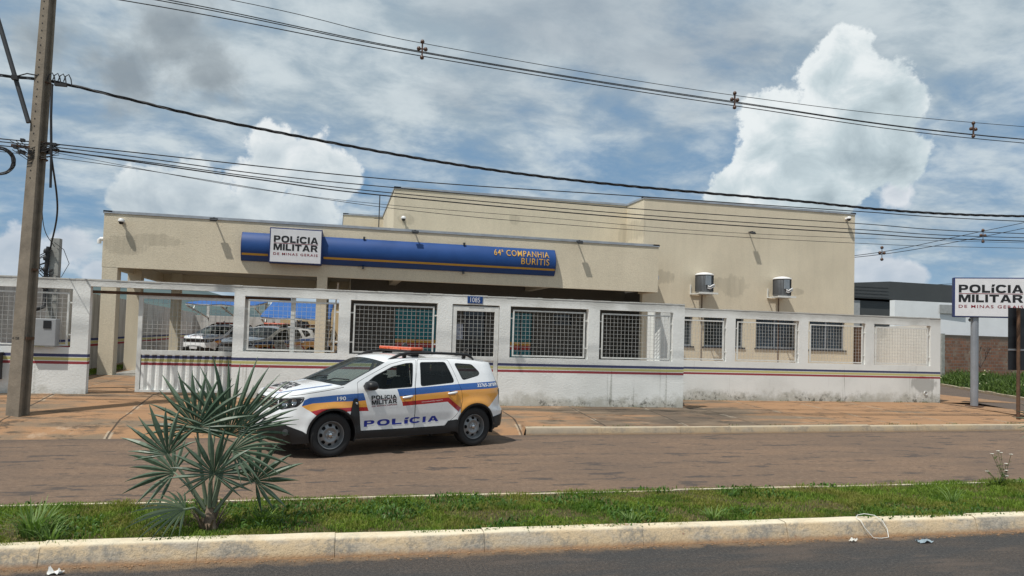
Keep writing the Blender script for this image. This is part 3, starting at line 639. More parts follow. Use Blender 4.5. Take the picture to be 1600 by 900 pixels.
# fascia sign: curved blue sheet + white logo panel
fs=thing('fascia_sign',(0,0,0),0,'long curved blue fascia sign with a yellow line, on the porch parapet','sign')
def arc(x,v):  # v 0..1 bottom to top on a bowed section
    a=(v-.5)*math.radians(100); return (x,YC-.03-.20*(math.cos(a)-math.cos(math.radians(50)))/(1-math.cos(math.radians(50))),3.975+.86*(.5+.5*math.sin(a)/math.sin(math.radians(50))))
mb=MB(); N=22; X0,X1=-2.82,6.92; vv=[i/N for i in range(N+1)]
vs=[arc(X0,v) for v in vv]+[arc(X1,v) for v in vv]
mb.add(vs,[(i,i+1,N+2+i,N+1+i) for i in range(N)]); mb.build('blue_sheet',M_blue,fs,smooth=60)
for X,s in((X0,-1),(X1,1)):
    mb=MB()
    o_=[arc(X,v) for v in vv]+[(X,YC-.004,3.975+.86),(X,YC-.004,3.975)]
    n=len(o_); mb.add([(x+(.0 if k else .0),y,z) for k,(x,y,z) in enumerate(o_)]+[(x+s*.02,y,z) for x,y,z in o_],[tuple(range(n)),tuple(range(n,2*n))]+[(i,(i+1)%n,n+(i+1)%n,n+i) for i in range(n)]); mb.build('end_cap',M_bluedark,fs)
mb=MB()
for (a,b) in ((X0+.01,-2.06),(-.45,X1-.01)):
    va,vb=.215,.285; k=5; vs=[]
    for i in range(k+1):
        v=va+(vb-va)*i/k
        for X in (a,b):
            p=arc(X,v); vs.append((p[0],p[1]-.004,p[2]))
    mb.add(vs,[(2*i,2*i+1,2*i+3,2*i+2) for i in range(k)])
mb.build('yellow_line',M_gold,fs)
def on_arc(x0,x1,v0,v1):
    def f(u,v):
        p=arc(x0+(x1-x0)*u,v0+(v1-v0)*v); return (p[0],p[1]-.020,p[2])
    return f
mb=MB(); put_text(mb,'64ª COMPANHIA',on_arc(4.86,6.70,.64,.87),.003,0,1.10); put_text(mb,'BURITIS',on_arc(5.76,6.70,.385,.60),.005,0,1.12); mb.build('lettering',M_gold,fs)
for X in (.75,3.9):
    for z in(4.82,3.90): mb=MB(); mb.box((X-.03,YC-.12,z),(X+.03,YC-.02,z+.08)); mb.build('clamp',M_dkmetal,fs)
lp=MB(); lp.box((-2.02,YC-.36,3.93),(-.50,YC-.01,4.99)); lp=lp.build('logo_box',M_bluedark,fs,bevel=.012)
fp=MB(); fp.box((-1.99,YC-.366,3.965),(-.53,YC-.3605,4.955)); fp.build('logo_face',M_panel,lp)
lt=MB(); put_logo(lt,lambda u,v:(-1.90+1.28*u,YC-.370,4.17+.58*v),0,1); lt.build('lettering',[M_black,M_redv],lp)
# number plate
npn=thing('number_plate',(0,0,0),0,'small blue house number plate reading 1085 above the walk-in gate','sign')
mb=MB(); mb.box((2.965,Y1-.018,2.695),(3.325,Y1-.003,2.862)); mb.build('plate',M_blue,npn,bevel=.004)
mb=MB(); put_text(mb,'1085',lambda u,v:(3.03+.23*u,Y1-.0205,2.72+.115*v),.0); mb.build('lettering',M_panel,npn)
# floodlights, cameras, condensers
def floodlight(loc,label,rz=0):
    t=thing('floodlight',loc,rz,label,'floodlight','black floodlights along the parapets')
    b=MB(); b.box((-.02,-.26,.02),(.02,0,.04)); b.box((-.11,-.27,-.03),(.11,-.25,.021)); b.build('bracket',M_dkmetal,t)
    b=MB(); b.add([(-.10,-.33,-.08),(.10,-.33,-.08),(.10,-.20,-.03),(-.10,-.20,-.03),(-.10,-.34,-.04),(.10,-.34,-.04),(.10,-.21,.02),(-.10,-.21,.02)],[(0,3,2,1),(4,5,6,7),(0,1,5,4),(1,2,6,5),(2,3,7,6),(3,0,4,7)]); b.build('housing',M_dkmetal,t,bevel=.006)
    b=MB(); b.add([(-.085,-.327,-.085),(.085,-.327,-.085),(.085,-.21,-.038),(-.085,-.21,-.038)],[(0,1,2,3)]); b.build('lens',glassy('lamp_lens',(.3,.3,.3),.2),t); return t
floodlight((-3.62,YC,5.15),'floodlight on the low parapet, left of the white logo panel')
floodlight((2.30,YC,5.15),'floodlight on the low parapet above the middle of the blue sign')
floodlight((7.72,YC,5.15),'floodlight on the low parapet, right of the blue sign')
floodlight((14.83,YB,6.06),'floodlight on the tall front wall between the two condensers')
def camera_(loc,label,s=1):
    t=thing('security_camera',loc,0,label,'camera','white dome cameras on the walls')
    b=MB(); b.lathe([(.0,0),(.055,0),(.055,-.03),(.03,-.05),(.03,-.12*1)],12,'y'); b.build('mount',M_camw,t,smooth=40)
    b=MB(); b.lathe([(.0,.08),(.06,.07),(.085,.03),(.09,-.01),(.075,-.03),(0,-.03)],16,'z',(0,-.17,-.0)); b.build('body',M_camw,t,smooth=40)
    b=MB(); b.lathe([(.07,-.03),(.06,-.07),(.035,-.095),(0,-.10)],16,'z',(0,-.17,0)); b.build('dome',M_black,t,smooth=60); return t
camera_((-6.12,YC,4.93),'white dome camera near the left top corner of the porch parapet')
camera_((19.00,YB,6.86),'white dome camera near the right top corner of the tall wall')
camera_((2.17,YM,5.99),'dome camera on the recessed wall left of its brown repair patch')
def condenser(x,label):
    t=thing('condenser_unit',(x,YB,3.70),0,label,'condenser','round air conditioner condensers on brackets')
    b=MB(); b.lathe([(0,.02),(.31,.02),(.32,.05),(.32,.53),(.31,.545),(0,.545)],40,'z',(0,-.42,0)); b.build('louvred_body',M_cond,t,smooth=40)
    b=MB()
    for k in range(40):
        a=2*math.pi*k/40; b.bar((.323*math.cos(a),-.42+.323*math.sin(a),.06),(.323*math.cos(a),-.42+.323*math.sin(a),.52),.008,.02)
    b.build('grille_bars',M_dkmetal,t)
    b=MB(); b.lathe([(0,.625),(.12,.615),(.26,.59),(.335,.56),(.345,.535),(.335,.525),(0,.525)],40,'z',(0,-.42,0)); b.build('top_cap',M_camw,t,smooth=40)
    b=MB(); b.box((-.12,-.775,.22),(.09,-.70,.50)); b.build('terminal_cover',simple('cover_paint',(.22,.25,.28),.4),t,bevel=.012)
    b=MB(); b.tube([(-.04,-.75,.2),(.02,-.80,.17),(.12,-.80,.22),(.24,-.72,.25),(.33,-.50,.26),(.36,-.2,.24),(.36,0,.24)],.024,8); b.tube([(-.04,-.74,.14),(.04,-.79,.12),(.14,-.79,.17),(.26,-.70,.20),(.35,-.48,.21),(.38,-.2,.19),(.38,0,.19)],.018,8); b.build('pipe',M_camw,t,smooth=60)
    b=MB()
    for X in(-.36,.30): b.box((X,-.72,-.03),(X+.035,-.004,.0)); b.box((X,-.045,.0),(X+.035,-.004,.26))
    b.box((-.37,-.78,-.034),(.37,-.71,.018)); b.box((-.37,-.40,-.028),(.36,-.36,.004)); b.box((-.37,-.06,-.028),(.36,-.02,.004)); b.build('bracket',M_white,t)
    b=MB(); b.tube([(.14,-.02,-.03),(.14,-.02,-2.1)],.018,6); b.build('drain_conduit',M_brown,t); t.scale=(.97,1,1.22); return t
condenser(12.83,'round grey condenser with white top on the tall wall, the left one of the pair')
condenser(15.98,'round grey condenser with white top on the tall wall, the right one of the pair')
PL=[(-2.13,0),(-2.12,.35),(-2.06,.63),(-1.93,.80),(-1.70,.875),(-1.35,.898),(-.7,.90),(0,.90),(.7,.90),(1.35,.898),(1.66,.878),(1.88,.80),(2.03,.66),(2.12,.42),(2.16,.2),(2.17,0)]
def _cr():
    pts=[(PL[1][0],-PL[1][1])]+PL+[(PL[-2][0],-PL[-2][1])]
    out=[]
    for i in range(1,len(pts)-2):
        p0,p1,p2,p3=pts[i-1:i+3]
        for k in range(24):
            t=k/24.
            out.append(tuple(.5*((2*p1[j])+(-p0[j]+p2[j])*t+(2*p0[j]-5*p1[j]+4*p2[j]-p3[j])*t*t+(-p0[j]+3*p1[j]-3*p2[j]+p3[j])*t**3) for j in(0,1)))
    out.append(pts[-2])
    return out
CV=_cr()
S=[0.]
for a,b in zip(CV,CV[1:]): S.append(S[-1]+math.hypot(b[0]-a[0],b[1]-a[1]))
i0=min(range(len(CV)),key=lambda i:abs(CV[i][0]) if CV[i][1]>.8 else 9)
s0=S[i0]; S=[s-s0 for s in S]
SMIN,SMAX=S[0],S[-1]
import bisect
def plan(s):
    s=min(max(s,SMIN),SMAX)
    i=min(max(bisect.bisect_right(S,s)-1,0),len(S)-2)
    t=(s-S[i])/(S[i+1]-S[i]);a,b=CV[i],CV[i+1]
    x=a[0]+(b[0]-a[0])*t;y=a[1]+(b[1]-a[1])*t
    def nrm(j):
        j0=max(j-1,0);j1=min(j+1,len(CV)-1)
        dx=CV[j1][0]-CV[j0][0];dy=CV[j1][1]-CV[j0][1]
        if j==0: return (-1,0)
        if j==len(CV)-1: return (1,0)
        l=math.hypot(dx,dy);return (-dy/l,dx/l)
    n0,n1=nrm(i),nrm(i+1)
    nx=n0[0]+(n1[0]-n0[0])*t;ny=n0[1]+(n1[1]-n0[1])*t;l=math.hypot(nx,ny)
    return x,y,nx/l,ny/l
def sm(a,b,x):
    t=min(max((x-a)/(b-a),0),1);return t*t*(3-2*t)
def lin(x,tab):
    if x<=tab[0][0]: return tab[0][1]
    for (a,b),(c,d) in zip(tab,tab[1:]):
        if x<=c: return b+(d-b)*(x-a)/(c-a)
    return tab[-1][1]
def smt(x,tab):
    h=.025
    return (lin(x-h,tab)+2*lin(x,tab)+lin(x+h,tab))/4
SIDE=[(.2,.03),(.35,.01),(.5,.015),(.62,.0),(.8,-.005),(.95,.0),(1.04,.015),(1.10,.04),(1.3,.115),(1.45,.185),(1.53,.245),(1.58,.33)]
REAR=[(.2,.08),(.35,.0),(.5,-.02),(.62,-.02),(.68,.03),(.95,.05),(1.05,.08),(1.3,.2),(1.5,.3),(1.6,.4)]
FRONT=[(.2,.12),(.3,.06),(.42,.0),(.55,-.01),(.66,.0),(.75,.02),(.88,.03),(.95,.07),(1.0,.13),(1.06,.25),(1.15,.5)]
def off(s,z):
    wf=sm(1.7,2.25,s);wr=sm(-1.6,-2.2,s) if False else sm(1.6,2.2,-s)
    o=smt(z,SIDE)*(1-wf-wr)+smt(z,FRONT)*wf+smt(z,REAR)*wr
    for ax in(1.34,-1.335):
        d=math.hypot(s-ax,z-.36)
        o-=.028*math.exp(-((d-.40)/.10)**2)*(1 if z<1 else 0)*(1-sm(.75,1.0,z))
    return o
def surf(s,z,out=0.):
    x,y,nx,ny=plan(s);o=off(s,z)-out
    return (x-nx*o,y-ny*o,z)
def nor(s,z):
    e=.01
    a=surf(s+e,z);b=surf(s-e,z);c=surf(s,z+e);d=surf(s,z-e)
    u=[a[i]-b[i] for i in range(3)];v=[c[i]-d[i] for i in range(3)]
    n=(u[1]*v[2]-u[2]*v[1],u[2]*v[0]-u[0]*v[2],u[0]*v[1]-u[1]*v[0])
    l=math.sqrt(sum(q*q for q in n)) or 1
    n=tuple(q/l for q in n)
    x,y,nx,ny=plan(s)
    if n[0]*nx+n[1]*ny<0: n=tuple(-q for q in n)
    return n
# ================================================================ police car
from math import hypot
M_cwhite=simple('car_white_paint',(.78,.79,.80),.28,var=.02,coat=1.); M_cblue=simple('car_blue_livery',(.012,.085,.32),.28,var=.03,coat=1.)
M_cyel=simple('car_yellow_livery',(.80,.36,.055),.3,var=.03,coat=1.); M_cred=simple('car_red_livery',(.42,.008,.014),.3,var=.03,coat=1.)
M_cblk=simple('car_black_plastic',(.012,.012,.013),.48,var=.1); M_cgap=simple('car_shut_line',(.03,.03,.032),.9)
M_cglass=glassy('car_glass',(.012,.016,.016),.02,.78,(.66,.74,.72)); M_cglass2=glassy('car_dark_glass',(.008,.010,.010),.02,.45,(.55,.6,.6))
M_ws=glassy('car_windscreen',(.03,.04,.04),.02,.62,(.75,.84,.82)); M_headl=glassy('headlamp_lens',(.10,.10,.11),.04,.80,(.95,.95,.95))
M_chrome=simple('car_chrome',(.62,.63,.65),.12,1.,.02); M_taill=simple('tail_lamp_red',(.16,.006,.008),.12,coat=1.)
M_int=simple('car_interior',(.03,.031,.033),.85); M_seat=simple('car_seat_fabric',(.035,.036,.04),.9)
M_tyre=simple('tyre_rubber',(.016,.016,.017),.8,var=.25,scale=14); M_rim=simple('steel_rim',(.26,.265,.27),.38,.45,.12,9); M_hub=simple('wheel_hub',(.03,.03,.032),.6)
M_beacon=simple('orange_beacon_lens',(.72,.13,.05),.12,var=.3,scale=20,coat=1.)
M_textb=simple('car_blue_letter',(.012,.03,.30),.35); M_textw=simple('car_white_letter',(.8,.8,.8),.35)
def arcp(cx,cz,r,a0,a1,n): return [(cx+r*math.cos(rad(a0+(a1-a0)*i/n)),cz+r*math.sin(rad(a0+(a1-a0)*i/n))) for i in range(n+1)]
RA=.372
TOP=[(SMIN,1.475),(-2.2,1.475),(-1.9,1.465),(-1.6,1.475),(-1.4,1.50),(-.9,1.53),(-.2,1.535),(.15,1.525),(.30,1.50),(.384,1.462),(.60,1.362),(.80,1.272),(1.0,1.181),(1.14,1.115),(1.4,1.07),(1.666,1.031),(1.9,.992),(2.15,.957),(2.3,.945),(2.5,.95),(SMAX,.955)]
ztop=lambda s:lin(s,TOP)
OUT=[(SMAX,.22),(2.3,.22),(1.95,.22),(1.78,.24)]+arcp(1.34,.36,RA,-18,198,26)+[(.92,.29),(0,.29),(-.9,.29)]+arcp(-1.335,.36,RA,-18,198,26)+[(-1.80,.32),(-2.1,.33),(SMIN,.33)]+TOP
def inpoly(p,poly):
    x,y=p;c=False;n=len(poly)
    for i in range(n):
        x1,y1=poly[i];x2,y2=poly[i-1]
        if (y1>y)!=(y2>y) and x<(x2-x1)*(y-y1)/(y2-y1)+x1: c=not c
    return c
def grow(poly,d):
    n=len(poly); A=sum(poly[i-1][0]*poly[i][1]-poly[i][0]*poly[i-1][1] for i in range(n)); sg=1 if A>0 else -1; out=[]
    for i in range(n):
        p0,p1,p2=Vector(poly[i-1]),Vector(poly[i]),Vector(poly[(i+1)%n])
        e1=(p1-p0).normalized();e2=(p2-p1).normalized(); n1=Vector((e1.y,-e1.x))*sg;n2=Vector((e2.y,-e2.x))*sg
        b=(n1+n2); b=b/max(b.length,1e-6); k=d/max(b.dot(n1),.35); out.append((p1.x+b.x*k,p1.y+b.y*k))
    return out
def rnd(poly,r=.03,k=3):
    n=len(poly);out=[]
    for i in range(n):
        p0,p1,p2=Vector(poly[i-1]),Vector(poly[i]),Vector(poly[(i+1)%n])
        a=p1+(p0-p1).normalized()*min(r,(p0-p1).length*.4);b=p1+(p2-p1).normalized()*min(r,(p2-p1).length*.4)
        for j in range(k+1):
            t=j/k; q=a*(1-t)**2+p1*2*t*(1-t)+b*t*t; out.append((q.x,q.y))
    return out
WF=rnd([(.80,1.105),(.700,1.172),(.592,1.242),(.257,1.385),(-.013,1.44),(-.128,1.446),(-.045,1.074),(.47,1.050),(.82,1.085)],.02,2)
WR=rnd([(-.288,1.456),(-.775,1.462),(-.885,1.165),(-.870,1.132),(-.233,1.082)],.03,2)
WQ=rnd([(-.975,1.445),(-1.33,1.425),(-1.462,1.29),(-1.43,1.245),(-1.085,1.170)],.04,3)
WB=rnd([(SMIN-.1,1.10),(-2.16,1.10),(-2.14,1.40),(SMIN-.1,1.41)],.04,2)
D1=rnd([(.868,.392),(.93,.84),(.925,1.145),(.83,1.195),(.60,1.302),(.30,1.432),(.0,1.497),(-.212,1.505),(-.103,1.07),(-.098,.392)],.02,2)
D2=rnd([(-.112,.392),(-.117,1.07),(-.245,1.508),(-.850,1.505),(-1.022,.99),(-1.045,.82),(-1.0,.68),(-.89,.54),(-.70,.398)],.025,2)
HL=rnd([(2.25,.905),(2.05,.925),(1.785,.942),(1.80,.875),(1.89,.79),(2.157,.735),(2.24,.745)],.02,2)
GR=[(2.265,.905),(SMAX+.1,.915),(SMAX+.1,.745),(2.26,.745)]
TL=rnd([(-1.935,1.15),(-2.02,1.155),(-2.13,1.12),(-2.13,.93),(-2.0,.90),(-1.945,.92)],.02,2)
BF=[(SMAX+.1,.60),(2.45,.58),(2.28,.504),(2.053,.512),(1.80,.425),(1.70,.36),(1.6,.1),(SMAX+.1,.1)]
BR=[(SMIN-.1,.60),(-2.15,.59),(-1.99,.545),(-1.68,.50),(-1.5,.1),(SMIN-.1,.1)]
SILL=[(1.06,.30),(.98,.386),(-.70,.392),(-.77,.475),(-.93,.495),(-1.10,.42),(-1.1,.1),(1.06,.1)]
SNK=rnd([(1.075,.60),(1.015,.86),(.99,.905),(.945,.905),(.925,.86),(.905,.70),(.868,.38),(1.12,.28),(1.12,.5)],.015,2)
LIP1=arcp(1.34,.36,RA+.032,-25,205,26)+[(1.34,.2)]; LIP2=arcp(-1.335,.36,RA+.032,-25,205,26)+[(-1.335,.2)]
HG=[(1.16,1.085),(1.4,1.045),(1.666,1.008),(1.9,.97),(2.05,.95),(2.05,.943),(1.9,.962),(1.666,1.0),(1.4,1.037),(1.16,1.077)]
BL=[[(1.824,.802),(1.79,.892),(1.708,.931),(1.353,.961),(.97,.980),(.836,.986),(.796,.870),(.93,.860),(1.05,.861),(1.33,.863),(1.663,.845)],
    [(.231,1.036),(-.10,1.048),(-1.027,1.101),(-1.60,1.125),(-1.96,1.135),(-1.96,1.02),(-1.6,1.008),(-1.023,.993),(-.1,.935),(.191,.914)]]
YE=[[(1.824,.802),(1.663,.845),(1.33,.863),(1.05,.861),(.93,.860),(.796,.870),(.765,.762),(.93,.762),(1.06,.766),(1.312,.763),(1.536,.758),(1.691,.721),(1.764,.764)],
    [(.191,.914),(-.1,.935),(-1.023,.993),(-1.6,1.008),(-1.96,1.02),(-1.955,.935),(-1.80,.84),(-1.62,.70),(-1.3,.6),(-1.0,.6),(-1.004,.692),(-.759,.874),(.141,.825)]]
RE=[[(1.691,.721),(1.536,.758),(1.312,.763),(1.06,.766),(.765,.762),(.738,.699),(1.06,.705),(1.34,.70),(1.60,.655)],
    [(.141,.825),(-.759,.874),(-1.004,.692),(-.959,.630),(-.74,.802),(.124,.757)]]
def car_cdt():
    V=[];E=[]
    def loop(p,step=.05):
        b=len(V);q=[]
        for i in range(len(p)):
            a=p[i];c=p[(i+1)%len(p)];L=hypot(c[0]-a[0],c[1]-a[1]);k=max(1,int(L/step))
            q+=[(a[0]+(c[0]-a[0])*j/k,a[1]+(c[1]-a[1])*j/k) for j in range(k)]
        V.extend(q);E.extend([(b+i,b+(i+1)%len(q)) for i in range(len(q))])
    loop(OUT)
    for p in (WF,WR,WQ,WB,grow(WF,.014),grow(WR,.014),grow(WQ,.012),grow(WB,.02),D1,D2,grow(D1,.006),grow(D2,.006),HL,GR,TL,BF,BR,SILL,SNK,LIP1,LIP2,HG): loop(p)
    for p in BL+YE+RE: loop(p)
    x=SMIN
    while x<=SMAX:
        z=.22
        while z<1.55:
            V.append((x+random.uniform(-.003,.003),z+random.uniform(-.003,.003))); z+=.036
        x+=.042
    vo,_,fo,*_r=delaunay_2d_cdt([Vector(v) for v in V],E,[],0,1e-5)
    vo=[(v.x,v.y) for v in vo]; return vo,fo
def classify(c):
    """-> part, material, inset"""
    I=inpoly
    if I(c,WF): return 'gf','glass',.006
    if I(c,WR): return 'gr','glass2',.006
    if I(c,WQ): return 'gq','glass2',.004
    if I(c,WB): return 'gb','glass2',.004
    if I(c,LIP1) or I(c,LIP2): return 'clad','blk',-.008
    if I(c,SNK): return 'clad','blk',-.012
    if I(c,HL): return 'hl','headl',.0
    if I(c,GR): return 'grille','blk',.02
    if I(c,TL): return 'tl','tail',-.004
    if I(c,BF): return 'bumpF','blk',-.004
    if I(c,BR): return 'bumpR','blk',-.010
    if I(c,SILL): return 'clad','blk',-.006
    d1=I(c,D1);d2=I(c,D2)
    part='d1' if d1 else 'd2' if d2 else 'body'
    if not d1 and not d2 and (I(c,G1) or I(c,G2)) : return 'body','gap',.010
    if I(c,HG): return 'body','gap',.004
    if I(c,GWF) or I(c,GWR) or I(c,GWQ) or I(c,GWB): return part,'blk',.002
    for p in RE:
        if I(c,p): return part,'red',0
    for p in BL:
        if I(c,p): return part,'blue',0
    for p in YE:
        if I(c,p): return part,'yel',0
    return part,'white',0
G1,G2=grow(D1,.006),grow(D2,.006);GWF,GWR,GWQ,GWB=grow(WF,.014),grow(WR,.014),grow(WQ,.012),grow(WB,.02)
CM=dict(white=M_cwhite,blue=M_cblue,yel=M_cyel,red=M_cred,blk=M_cblk,gap=M_cgap,glass=M_cglass,glass2=M_cglass2,headl=M_headl,tail=M_taill)
def part_mesh(name,faces,vo,mats,sides,parent,insets):
    vs=[];ns=[];fs=[];mi=[]
    for sd in sides:
        idx={}
        for f,mk,ins in faces:
            t=[]
            for i in f:
                k=(i,ins)
                if k not in idx:
                    s,z=vo[i]; p=surf(s,z,-ins); nn=nor(s,z); idx[k]=len(vs); vs.append((p[0],p[1]*sd,p[2])); ns.append((nn[0],nn[1]*sd,nn[2]))
                t.append(idx[k])
            a,b,c=(Vector(vs[q]) for q in t); n=(b-a).cross(c-a)
            if n.dot(Vector(ns[t[0]]))<0: t=t[::-1]
            fs.append(t); mi.append(mats.index(CM[mk]))
    me=bpy.data.meshes.new(name); me.from_pydata(vs,[],fs)
    for m in mats: me.materials.append(m)
    me.polygons.foreach_set('material_index',mi); me.polygons.foreach_set('use_smooth',[True]*len(fs)); me.update()
    me.normals_split_custom_set_from_vertices(ns)
    o=bpy.data.objects.new(name,me); col.objects.link(o); o.parent=parent; return o
def ruled(mb,fn,ss,ny,mi=0):
    vs=[]
    for s in ss:
        for j in range(ny+1): vs.append(fn(s,1-2*j/ny))
    n=ny+1; mb.add(vs,[(i*n+j,(i+1)*n+j,(i+1)*n+j+1,i*n+j+1) for i in range(len(ss)-1) for j in range(ny)],mi)
def topsurf(s,t,dz=0):
    p=surf(s,ztop(s)); ye=p[1]; q=1-t*t
    xb=lin(s,[(-.5,0),(.384,.07),(1.14,.18),(1.9,.03),(2.3,0)]); cr=lin(s,[(SMIN,.02),(-1.9,.05),(-1.2,.07),(.3,.065),(.384,.06),(1.14,.035),(1.5,.055),(2.2,.035),(SMAX,.0)])
    return (p[0]+xb*q,ye*t,p[2]+cr*q+dz)
def lettering(parent,name,items,mats,sd,out=.004):
    """items: (text, corners (s,z) TL,TR,BR,BL read left to right as seen, bold, mi)"""
    mb=MB()
    for s,(a,b,c,d),bd,mi in items:
        def fn(u,v):
            if sd<0: pass
            tx=(a[0]+(b[0]-a[0])*u,a[1]+(b[1]-a[1])*u); bx=(d[0]+(c[0]-d[0])*u,d[1]+(c[1]-d[1])*u)
            ss=bx[0]+(tx[0]-bx[0])*v; zz=bx[1]+(tx[1]-bx[1])*v
            if sd<0: # mirrored side: text reads the other way
                ss=a[0]+b[0]-ss
            p=surf(ss,zz,out); return (p[0],p[1]*sd,p[2])
        if bd=='B': put_block(mb,s,fn,mi)
        elif s=='|': mb.quad(fn(0,0),fn(1,0),fn(1,1),fn(0,1),mi=mi)
        else: put_text(mb,s,fn,bd,mi,1.02)
    return mb.build(name,mats,parent)
def make_wheel(parent,x,y,sd):
    w_=thing('wheel',(x,y,.343)); w_.parent=parent
    tb=MB(); R=.343; prof=[(.218,-.085),(.26,-.105),(.31,-.108),(.332,-.095),(.341,-.07),(R,-.03),(R,.03),(.341,.07),(.332,.095),(.31,.108),(.26,.105),(.218,.085)]
    tb.lathe([(r,h*sd) for r,h in prof],48,'y'); t=tb.build('tyre',M_tyre,w_,smooth=40)
    rb=MB(); o=sd
    rb.lathe([(.218,.090*o),(.212,.098*o),(.205,.094*o),(.198,.070*o),(.192,.030*o),(.19,-.05*o)],48,'y')
    # pressed steel disc with holes
    V=[];E=[]
    def loop(p): 
        b=len(V);V.extend(p);E.extend([(b+i,b+(i+1)%len(p)) for i in range(len(p))])
    loop([(.192*math.cos(a*2*math.pi/48),.192*math.sin(a*2*math.pi/48)) for a in range(48)]); holes=[]
    for k in range(8):
        a=k*45; h=[]
        for (r,da) in ((.128,-8),(.135,-11),(.158,-12),(.168,-9),(.171,0),(.168,9),(.158,12),(.135,11),(.128,8),(.125,0)): h.append((r*math.cos(rad(a+da)),r*math.sin(rad(a+da))))
        holes.append(h); loop(h)
    for r in (.03,.05,.07,.09,.105,.115,.15,.18):
        for k in range(32): a=2*math.pi*(k+.5)/32; V.append((r*math.cos(a),r*math.sin(a)))
    V.append((0,0)); vo,_,fo,*_=delaunay_2d_cdt([Vector(v) for v in V],E,[],0,1e-5)
    keep=[]
    for f in fo:
        c=(sum(vo[i][0] for i in f)/3,sum(vo[i][1] for i in f)/3)
        if hypot(*c)<.192 and not any(inpoly(c,h) for h in holes): keep.append(f)
    dep=lambda r:lin(r,[(0,.062),(.03,.062),(.04,.05),(.075,.046),(.09,.056),(.112,.066),(.125,.062),(.16,.045),(.192,.028)])
    rb.add([(v[0],dep(hypot(*v))*o,v[1]) for v in vo],[tuple(f) for f in keep]); rm=rb.build('rim',M_rim,w_,smooth=35)
    hb=MB(); hb.lathe([(.028,.058*o),(.03,.078*o),(.022,.084*o),(0,.085*o)],20,'y')
    for k in range(5): a=2*math.pi*k/5; hb.lathe([(.009,.045*o),(.009,.062*o),(0,.064*o)],8,'y',(.056*math.cos(a),0,.056*math.sin(a)))
    hb.build('hub_cap',M_chrome,w_,smooth=40)
    bk=MB(); bk.lathe([(0,-.06*o),(.19,-.06*o),(.19,-.055*o),(0,-.01*o)],32,'y'); bk.build('brake_drum',M_hub,w_,smooth=30); return w_
